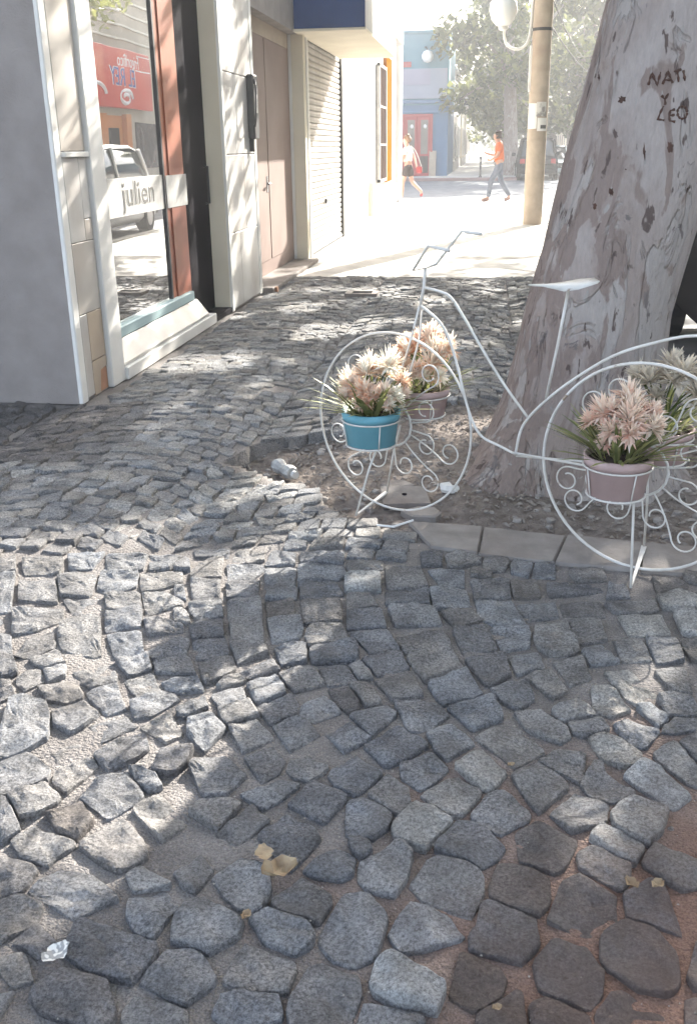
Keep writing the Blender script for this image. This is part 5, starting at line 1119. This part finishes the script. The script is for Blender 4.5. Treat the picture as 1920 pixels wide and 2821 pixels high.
# ================================================================== CARS
def car(loc, rotz, paint, label, L_=4.2, W=1.72, H=1.46, suv=False, group=None):
    t = thing('parked_car', (0, 0, 0), label, 'car', group); t.location = (0, 0, 0)
    hw = W / 2; zb = .20 if not suv else .28; bl = .92 if not suv else 1.06
    st = [(-L_ / 2, .42, bl - .16, .80), (-L_ / 2 + .06, .30, bl - .06, .92), (-L_ / 2 + .35, zb, bl, .985), (-L_ * .2, zb, bl + .02, 1), (L_ * .12, zb, bl, 1), (L_ * .26, zb, bl - .04, .985), (L_ / 2 - .45, zb, bl - .16, .965), (L_ / 2 - .1, .28, bl - .27, .9), (L_ / 2, .40, bl - .36, .78)]
    mb = MB(); n = 12
    for y, z0, z1, w in st:
        w *= hw; pr = [(-w * .86, z0), (-w * .98, z0 + .10), (-w, z0 + .3), (-w, z1 - .22), (-w * .965, z1 - .06), (-w * .84, z1), (0, z1 + .035)]
        pr = pr + [(-x, z) for x, z in pr[-2::-1]]; n = len(pr)
        mb.v += [(x, y, z) for x, z in pr]
    for i in range(len(st) - 1):
        for j in range(n): l = (j + 1) % n; mb.f.append((i * n + j, i * n + l, (i + 1) * n + l, (i + 1) * n + j))
    mb.f.append(tuple(range(n))[::-1]); mb.f.append(tuple((len(st) - 1) * n + j for j in range(n)))
    ob('body', mb, paint, t, True, True)
    g0 = -L_ / 2 + (.25 if suv else .32); gs = [(g0, bl - .02, .84), (g0 + .28, H - .10, .74), (g0 + .65, H - .02, .74), (L_ * .02, H - .02, .75), (L_ * .10, H - .08, .76), (L_ * .29, bl - .05, .86)]
    gm = MB(); m = 7
    for y, z, w in gs:
        w *= hw; k_ = max(.02, z - (bl - .06)); pr = [(-hw * .90, bl - .06), (-w * .5 - hw * .45, bl - .06 + k_ * .5), (-w, z - .03), (0, z + .02), (w, z - .03), (w * .5 + hw * .45, bl - .06 + k_ * .5), (hw * .90, bl - .06)]
        gm.v += [(x, y, q) for x, q in pr]
    for i in range(len(gs) - 1):
        for j in range(m): l = (j + 1) % m; gm.f.append((i * m + j, i * m + l, (i + 1) * m + l, (i + 1) * m + j))
    ob('window_glass', gm, M['car_glass'], t, True, True)
    rf = MB()
    for y, z, w in gs[1:5]:
        w *= hw; rf.v += [(-w - .012, y, z - .05), (-w * .96, y, z + .0), (0, y, z + .035), (w * .96, y, z), (w + .012, y, z - .05)]
    for i in range(3):
        for j in range(4): rf.f.append((i * 5 + j, i * 5 + j + 1, i * 5 + 6 + j, i * 5 + 5 + j))
    ro = ob('roof', rf, paint, t, True, True)
    for sx in (-1, 1):
        w1, w2 = hw * .90, hw * .755
        ob('pillar', MB().tube([(sx * w1, L_ * .29, bl - .04), (sx * (w2 + .01), L_ * .10, H - .09)], .035, 6).tube([(sx * (w1 - .01), g0 + .02, bl - .03), (sx * (w2), g0 + .3, H - .1)], .05, 6).tube([(sx * (w1 + .01), -L_ * .02, bl - .02), (sx * (w2 + .012), -L_ * .02, H - .05)], .03, 6), paint, t, True)
        mr = ob('wing_mirror', MB().box(sx * (hw + .10) - .09, sx * (hw + .10) + .09, L_ * .20, L_ * .20 + .1, bl - .02, bl + .13, .03), paint, t)
        ob('tail_lamp', MB().box(sx * hw * .74 - .12, sx * hw * .74 + .12, -L_ / 2 - .012, -L_ / 2 + .1, bl - .34, bl - .12, .03), M['lamp_red'], t)
        ob('headlight', MB().box(sx * hw * .66 - .17, sx * hw * .66 + .17, L_ / 2 - .18, L_ / 2 - .02, bl - .46, bl - .32, .03), M['car_glass' if paint.name == 'dark_car_paint' else 'lamp_clear'], t)
        for yy in (-L_ * .30, L_ * .31):
            R_ = .31 if not suv else .36; x0 = sx * (hw - .19); x1 = sx * (hw + .012); prf = lambda R: [(yy + R * math.cos(a * math.pi / 14), R_ + R * math.sin(a * math.pi / 14)) for a in range(28)]
            wl_ = ob('wheel', MB().prism(prf(R_), 'x', min(x0, x1), max(x0, x1)), M['tyre'], t)
            ob('rim', MB().prism(prf(R_ * .62), 'x', sx * (hw + .004) - .01, sx * (hw + .018) + .002 * sx), M['rim'], wl_)
    ob('bumper', MB().box(-hw * .92, hw * .92, -L_ / 2 - .05, -L_ / 2 + .12, .30, .52, .04), M['darkmetal'] if paint.name != 'dark_car_paint' else paint, t)
    ob('bumper', MB().box(-hw * .90, hw * .90, L_ / 2 - .16, L_ / 2 + .05, .26, .46, .04), paint, t)
    ob('plate', MB().box(-.22, .22, -L_ / 2 - .062, -L_ / 2 - .051, .56, .67), M['plate'], t)
    t.location = loc; t.rotation_euler = (0, 0, rotz); return t
car((2.30, 7.0, -.13), 0, M['car_dark'], 'dark parked car by the kerb, at the right edge past the tree trunk', 4.3, 1.74, 1.6, True)
car((2.75, 17.9, -.13), math.pi, M['car_silver'], 'silver parked car at the kerb, mirrored in the window, hidden past the tree', 4.3, 1.74, 1.62)
car((2.25, 49.2, -.13), 0, M['car_dark'], 'dark high parked car beside the far corner tree', 4.4, 1.85, 1.85, True)
car((3.15, 52.5, -.13), math.pi, M['car_pale'], 'pale blue green car seen between the pole and the tree trunk', 4.2, 1.75, 1.52)
car((2.3, 62.5, -.13), 0, M['car_pale'], 'pale car parked further down behind the dark high car', 4.2, 1.75, 1.48)
car((2.3, 71, -.13), 0, M['car_silver'], 'silver car parked far down the left kerb', 4.2, 1.75, 1.48)

# ================================================================== PEOPLE
def skin_mesh(name, V, E, R, mat, parent, xf, sub=2):
    me = bpy.data.meshes.new(name); me.from_pydata([xf(p) for p in V], E, []); o = bpy.data.objects.new(name, me); C.objects.link(o)
    o.modifiers.new('s', 'SKIN'); sk = me.skin_vertices[0].data
    for i, r in enumerate(R): sk[i].radius = (r, r) if not isinstance(r, tuple) else r
    sk[0].use_root = True
    sb = o.modifiers.new('u', 'SUBSURF'); sb.levels = sb.render_levels = sub
    dg = bpy.context.evaluated_depsgraph_get(); m2 = bpy.data.meshes.new_from_object(o.evaluated_get(dg)); bpy.data.objects.remove(o); bpy.data.meshes.remove(me)
    m2.materials.clear(); m2.materials.append(mat); m2.shade_smooth()
    off = WL[parent.name]; m2.transform(Matrix.Translation(-Vector(off)))
    r = bpy.data.objects.new(name, m2); C.objects.link(r); r.parent = parent; WL[r.name] = np.array(off, float); return r
def chain(pts): return list(pts), [(i, i + 1) for i in range(len(pts) - 1)]
def person(loc, face, label, hgt, pose):
    """pose points are (right, forward, up) in metres for a 1.75 m figure"""
    k_ = hgt / 1.75; fx, fy = math.sin(face), math.cos(face); rx, ry = fy, -fx
    xf = lambda p: (loc[0] + k_ * (rx * p[0] + fx * p[1]), loc[1] + k_ * (ry * p[0] + fy * p[1]), loc[2] + k_ * p[2])
    t = thing('person', loc, label, 'person'); P = pose
    V = [P['pelvis'], P['waist'], P['chest'], P['neck'], P['head0'], P['head1'], P['face']]; E = [(0, 1), (1, 2), (2, 3), (3, 4), (4, 5), (4, 6)]
    R = [.115, .11, .125, .052, .082, .078, .03]
    for s_ in 'LR':
        b = len(V); V += [P['sh' + s_], P['el' + s_], P['wr' + s_], P['ha' + s_]]; E += [(2, b), (b, b + 1), (b + 1, b + 2), (b + 2, b + 3)]; R += [.058, .042, .03, .034]
        b = len(V); V += [P['hp' + s_], P['kn' + s_], P['an' + s_], P['to' + s_]]; E += [(0, b), (b, b + 1), (b + 1, b + 2), (b + 2, b + 3)]; R += [.085, .057, .040, .036]
    body = skin_mesh('body', V, E, R, M['skin'], t, xf)
    return t, body, xf, P
man_pose = dict(pelvis=(0, 0, .94), waist=(0, .01, 1.10), chest=(0, .0, 1.33), neck=(0, .06, 1.49), head0=(0, .10, 1.60), head1=(0, .085, 1.68), face=(0, .18, 1.575),
    shL=(-.17, .0, 1.41), elL=(-.21, .06, 1.13), wrL=(-.18, .24, 1.02), haL=(-.15, .33, 1.05), shR=(.17, .02, 1.41), elR=(.22, .12, 1.14), wrR=(.16, .33, 1.19), haR=(.13, .40, 1.23),
    hpL=(-.09, 0, .90), knL=(-.09, .20, .52), anL=(-.08, .26, .10), toL=(-.08, .40, .045), hpR=(.09, 0, .90), knR=(.09, -.06, .50), anR=(.08, -.30, .13), toR=(.08, -.20, .035))
t, body, xf, P = person((.30, 27.0, .0), math.radians(-90), 'person in an orange shirt and grey blue jeans walking with head bowed', 1.76, man_pose)
skin_mesh('shirt', [P['pelvis'], P['waist'], P['chest'], (0, .03, 1.45), P['shL'], (-.20, .04, 1.22), P['shR'], (.21, .08, 1.23)], [(0, 1), (1, 2), (2, 3), (2, 4), (4, 5), (2, 6), (6, 7)], [.145, .14, .15, .075, .085, .07, .085, .07], M['orange_shirt'], body, xf)
tro = []
for s_ in 'LR': pass
skin_mesh('trousers', [P['pelvis'], P['hpL'], P['knL'], P['anL'], P['hpR'], P['knR'], P['anR'], (0, .005, 1.0)], [(0, 1), (1, 2), (2, 3), (0, 4), (4, 5), (5, 6), (0, 7)], [.125, .10, .075, .062, .10, .075, .062, .12], M['jeans'], body, xf)
for s_ in 'LR': skin_mesh('shoe', [tuple(np.array(P['an' + s_]) + [0, -.03, -.035]), tuple((np.array(P['an' + s_]) + np.array(P['to' + s_])) / 2 + [0, 0, -.025]), tuple(np.array(P['to' + s_]) + [0, .04, 0])], [(0, 1), (1, 2)], [.05, .048, .04], M['shoe'], body, xf)
skin_mesh('hair', [(0, .04, 1.64), (0, .06, 1.71), (0, .13, 1.715), (0, .035, 1.57)], [(0, 1), (1, 2), (0, 3)], [.085, .082, .06, .06], M['hair'], body, xf)
for s_ in (-1, 1):
    skin_mesh('ear', [(s_ * .078, .085, 1.60), (s_ * .083, .08, 1.63)], [(0, 1)], [.016, .018], M['skin'], body, xf, 1)
wom_pose = dict(pelvis=(0, 0, .90), waist=(0, .02, 1.05), chest=(0, .03, 1.27), neck=(0, .05, 1.44), head0=(0, .085, 1.57), head1=(0, .075, 1.66), face=(0, .17, 1.545),
    shL=(-.15, .03, 1.36), elL=(-.19, .10, 1.10), wrL=(-.17, .18, .88), haL=(-.16, .20, .79), shR=(.15, .02, 1.36), elR=(.20, -.10, 1.13), wrR=(.19, -.16, .93), haR=(.18, -.17, .85),
    hpL=(-.08, 0, .86), knL=(-.08, .14, .48), anL=(-.07, .16, .09), toL=(-.07, .29, .03), hpR=(.08, 0, .86), knR=(.08, -.08, .48), anR=(.07, -.38, .22), toR=(.07, -.36, .09))
t, body, xf, P = person((-2.18, 28.1, .0), math.radians(-72), 'person in a white top and dark shorts with a red bag, passing the white corner', 1.72, wom_pose)
skin_mesh('top', [(0, .01, 1.0), P['waist'], P['chest'], (0, .04, 1.40), P['shL'], (-.18, .07, 1.2), P['shR'], (.18, -.04, 1.22)], [(0, 1), (1, 2), (2, 3), (2, 4), (4, 5), (2, 6), (6, 7)], [.145, .13, .14, .07, .075, .065, .075, .065], M['white_cloth'], body, xf)
skin_mesh('shorts', [P['pelvis'], P['hpL'], (-.085, .10, .62), P['hpR'], (.085, -.05, .60), (0, .01, .98)], [(0, 1), (1, 2), (0, 3), (3, 4), (0, 5)], [.125, .11, .095, .11, .095, .12], M['dark_cloth'], body, xf)
for s_ in 'LR':
    a_, b_ = np.array(P['an' + s_]), np.array(P['to' + s_]); skin_mesh('shoe', [tuple(a_ + [0, -.02, -.03]), tuple((a_ + b_) / 2 + [0, 0, -.02]), tuple(b_)], [(0, 1), (1, 2)], [.045, .042, .036], M['red'], body, xf)
skin_mesh('hair', [(0, .03, 1.62), (0, .06, 1.69), (0, .12, 1.68), (0, -.04, 1.55)], [(0, 1), (1, 2), (0, 3)], [.085, .08, .05, .055], M['hair_brown'], body, xf)
hb_ = thing('handbag', (-1.86, 28.0, .8), 'red handbag with a pale strap hanging behind the person in white', 'handbag')
ob('bag', MB().box(-1.96, -1.80, 28.02, 28.12, .70, .88, .03), M['red'], hb_)
ob('strap', MB().tube(curve([(-1.95, 28.08, .88), (-1.99, 28.08, 1.1), (-2.06, 28.1, 1.3), (-2.12, 28.1, 1.42)]), .012, 5).tube(curve([(-1.82, 28.08, .88), (-1.90, 28.08, 1.1), (-2.0, 28.1, 1.3), (-2.12, 28.1, 1.42)]), .012, 5), M['white_cloth'], hb_)

# ================================================================== SMALL THINGS ON THE GROUND
def soil_at(x, y): return float(soil_z(np.array(x), np.array(y)))
def crumple(mb, c, rx, ry, rz, seed, n=10):
    r_ = random.Random(seed); vs = [];
    for i in range(5):
        th = math.pi * i / 4
        for j in range(n):
            a = 2 * math.pi * j / n; k_ = r_.uniform(.65, 1.2); vs.append((c[0] + rx * k_ * math.sin(th) * math.cos(a), c[1] + ry * k_ * math.sin(th) * math.sin(a), max(c[2] - .004, c[2] + rz * k_ * (1 + math.cos(th)) * .5)))
    mb.add(vs, [(i * n + j, i * n + (j + 1) % n, (i + 1) * n + (j + 1) % n, (i + 1) * n + j) for i in range(4) for j in range(n)]); return mb
p = gp(1020 * K, 1130 * K, -.04); tag(ob('paper_tissue', crumple(MB(), (p[0], p[1], soil_at(p[0], p[1])), .05, .035, .045, 4), M['tissue']), 'crumpled white tissue on the soil, right of the front wheel', 'tissue')
bt = thing('plastic_bottle', (-.89, 4.17, -.04), 'squashed pale plastic bottle lying at the left tip of the tree pit', 'bottle')
zb_ = soil_at(-.89, 4.17)
ob('body', MB().tube([(-.95, 4.24, zb_ + .045), (-.93, 4.215, zb_ + .045), (-.90, 4.18, zb_ + .04), (-.865, 4.14, zb_ + .042), (-.845, 4.115, zb_ + .042)], [.026, .038, .026, .036, .030], 10), M['bottle'], bt)
ob('cap', MB().tube([(-.84, 4.11, zb_ + .042), (-.825, 4.093, zb_ + .042)], .018, 10), M['greywall'], bt)
for x, y, rot, s_ in ((-.31, 3.80, .2, .11),):
    z = soil_at(x, y) + .03; ca, sa = math.cos(rot), math.sin(rot); cc = MB(); q = [(-.8, -.75), (1, -.8), (.95, .7), (-.75, .8)]
    V = [(x + (ca * a - sa * b) * s_, y + (sa * a + ca * b) * s_, z - .004 + b * .012 + h) for h in (-.022, 0) for a, b in q]
    cv_ = thing('cover_plate', (x, y, z), 'flat grey square plate with a small hole, under the front wheel', 'cover plate')
    ob('plate', cc.add(V, [(3, 2, 1, 0), (4, 5, 6, 7), (0, 1, 5, 4), (1, 2, 6, 5), (2, 3, 7, 6), (3, 0, 4, 7)]), M['concrete'], cv_)
    ob('hole', MB().lathe([(.011, 0), (.011, .002), (.001, .002)], (x + .01, y, z - .003), 10), M['dark'], cv_)
def flat_stone(x, y, s_, seed, label):
    r_ = random.Random(seed); n = 6; z = soil_at(x, y); V = []
    for h, k_ in ((-.03, 1), (.022, 1), (.028, .85)): V += [(x + s_ * k_ * (1 + .25 * math.sin(i * 5.3 + seed)) * math.cos(i * 1.047), y + s_ * .8 * k_ * math.sin(i * 1.047), z + h) for i in range(n)]
    tag(ob('loose_stone', MB().add(V, [(i * n + j, i * n + (j + 1) % n, (i + 1) * n + (j + 1) % n, (i + 1) * n + j) for i in range(2) for j in range(n)] + [tuple(12 + i for i in range(n))]), M['concrete']), label, 'stone')
flat_stone(-.36, 3.98, .075, 2, 'flat loose stone just behind the grey cover plate')
flat_stone(-.20, 3.66, .085, 5, 'broken concrete chip in front of the grey cover plate')
flat_stone(-.82, 3.98, .07, 7, 'loose grey sett at the left of the pit, below the bottle')
flat_stone(.98, 4.15, .11, 3, 'flat stone on the soil right of the trunk, behind the rear wheel')
flat_stone(1.0, 3.78, .10, 4, 'broken flat stone by the rear wheel at the right edge')
flat_stone(.92, 4.5, .09, 6, 'flat stone farthest right behind the trunk foot')
flat_stone(.10, 4.95, .08, 9, 'loose stone in the soil, behind the front wheel and left of the trunk')
p = gp(900 * K, 1197 * K, .02); tag(ob('plastic_strip', MB().tube([(p[0] - .075, p[1] - .005, .028), (p[0] - .01, p[1] - .02, .03), (p[0] + .06, p[1] + .045, .034)], .0045, 5), M['tissue']), 'bent white plastic strip lying before the front wheel', 'strip')
# leaves and scraps
def dry_leaf(u, v, s_, a, label, mat='dryleaf', curl=.75):
    p = gp(u * K, v * K, .02); mb = MB(); V = []; n = 7
    for i in range(n):
        t = i / (n - 1); w = s_ * .36 * math.sin(math.pi * (t * .92 + .04)) ** .7 * (1 + .25 * math.sin(i * 2.3))
        for k_, q in enumerate((-1, -.45, 0, .45, 1)):
            x = (t - .5) * s_; y = q * w; z = .022 + s_ * curl * (abs(q) ** 1.5 * .3 + .08 * math.sin(i * 2.1 + k_ * 1.3)) + .05 * s_ * math.cos(t * 6)
            V.append((p[0] + x * math.cos(a) - y * math.sin(a), p[1] + x * math.sin(a) + y * math.cos(a), z))
    mb.add(V, [(i * 5 + k_, i * 5 + k_ + 1, i * 5 + 6 + k_, i * 5 + 5 + k_) for i in range(n - 1) for k_ in range(4)])
    tag(ob('fallen_leaf' if mat == 'dryleaf' else 'paper_scrap', mb, M[mat]), label, 'leaf' if mat == 'dryleaf' else 'paper scrap')
dry_leaf(636, 1980, .075, .5, 'largest crumpled tan leaf on the setts in the foreground')
dry_leaf(600, 1938, .05, 2.0, 'narrow tan leaf just beyond the crumpled leaf', curl=.2)
dry_leaf(560, 2080, .025, 1.2, 'tiny pinkish leaf fragment below the crumpled leaf')
dry_leaf(1432, 2008, .032, 2.3, 'small orange brown leaf in the joint of the setts, lower right')
dry_leaf(1492, 2010, .03, .7, 'small yellow leaf on a sett at the lower right edge')
dry_leaf(1160, 1738, .018, .4, 'tiny tan leaf scrap between setts right of centre')
dry_leaf(1128, 2290, .018, .4, 'tiny yellow leaf scrap at the bottom right')
dry_leaf(128, 2165, .055, 1.1, 'torn striped paper scrap on the setts, lower left', 'stripe', .25)
dry_leaf(1045, 795, .06, .3, 'small pale scrap on the far cobbles between the bicycle tubes', 'paper')
dry_leaf(990, 690, .10, .1, 'pale paper scrap lying on the cobbles near the far edge', 'tissue')
mb = MB()
for i in range(1500):
    x, y = rnd.uniform(-1.5, 1.0), rnd.uniform(1.0, 4.2)
    if inpoly(np.array(x), np.array(y), PIT): continue
    s_ = rnd.choice((.0012, .0016, .002, .003)); a = rnd.uniform(0, 6); z = .002 + float(UND(x, y))
    mb.add([(x + s_ * math.cos(a + k_ * 2.09) * rnd.uniform(.6, 1.6), y + s_ * math.sin(a + k_ * 2.09), z) for k_ in range(3)] + [(x, y, z + s_)], [(0, 1, 3), (1, 2, 3), (2, 0, 3)])
tag(ob('grit', mb, M['twig'], pavement), kind='stuff')
# small service box in the far cobbles
p = gp(822 * K, 671 * K); bx = thing('service_box', (p[0], p[1], 0), 'small pale framed service hole in the cobbles, before the sunlit paving', 'service box')
zz = float(UND(p[0], p[1])) + .02
ob('frame', MB().box(p[0] - .16, p[0] + .16, p[1] - .12, p[1] - .08, zz - .05, zz + .012).box(p[0] - .16, p[0] + .16, p[1] + .08, p[1] + .12, zz - .05, zz + .012).box(p[0] - .16, p[0] - .10, p[1] - .08, p[1] + .08, zz - .05, zz + .012).box(p[0] + .10, p[0] + .16, p[1] - .08, p[1] + .08, zz - .05, zz + .012), M['concrete'], bx)
ob('hole', MB().box(p[0] - .10, p[0] + .10, p[1] - .08, p[1] + .08, zz - .06, zz + .002), M['dark'], bx)
# thread of wire loops hanging beside the trunk
wv = thing('wire_ornament', (.93, 3.95, .9), 'thin pale string with wire loops hanging at the right side of the trunk', 'ornament')
q = [(.905, 3.98, .87), (.895, 3.97, .80), (.885, 3.95, .72), (.88, 3.95, .64)]
ob('string', MB().tube(curve(q), .0035, 5), M['wire'], wv, True)
for i, (z, r) in enumerate(((.74, .012), (.70, .016), (.65, .022))): ob('loop', MB().tube([(.887 + r * .6 * math.cos(t * .5236), 3.945, z + r * math.sin(t * .5236) * 1.4) for t in range(12)], .003, 5, True), M['wire'], wv, True)

# ================================================================== AIR
hz = MB().box(-710, 710, -710, 910, -1.2, 16)
hm = bpy.data.materials.new('street_haze'); hm.use_nodes = True; hn = hm.node_tree.nodes; hn.remove(hn['Principled BSDF'])
pv = hn.new('ShaderNodeVolumePrincipled'); pv.inputs['Color'].default_value = (.95, .96, .97, 1); pv.inputs['Density'].default_value = 0.0030; pv.inputs['Anisotropy'].default_value = 0.3
hm.node_tree.links.new(pv.outputs[0], hn['Material Output'].inputs['Volume'])
if HAZE: tag(ob('haze', hz, hm), kind='stuff')
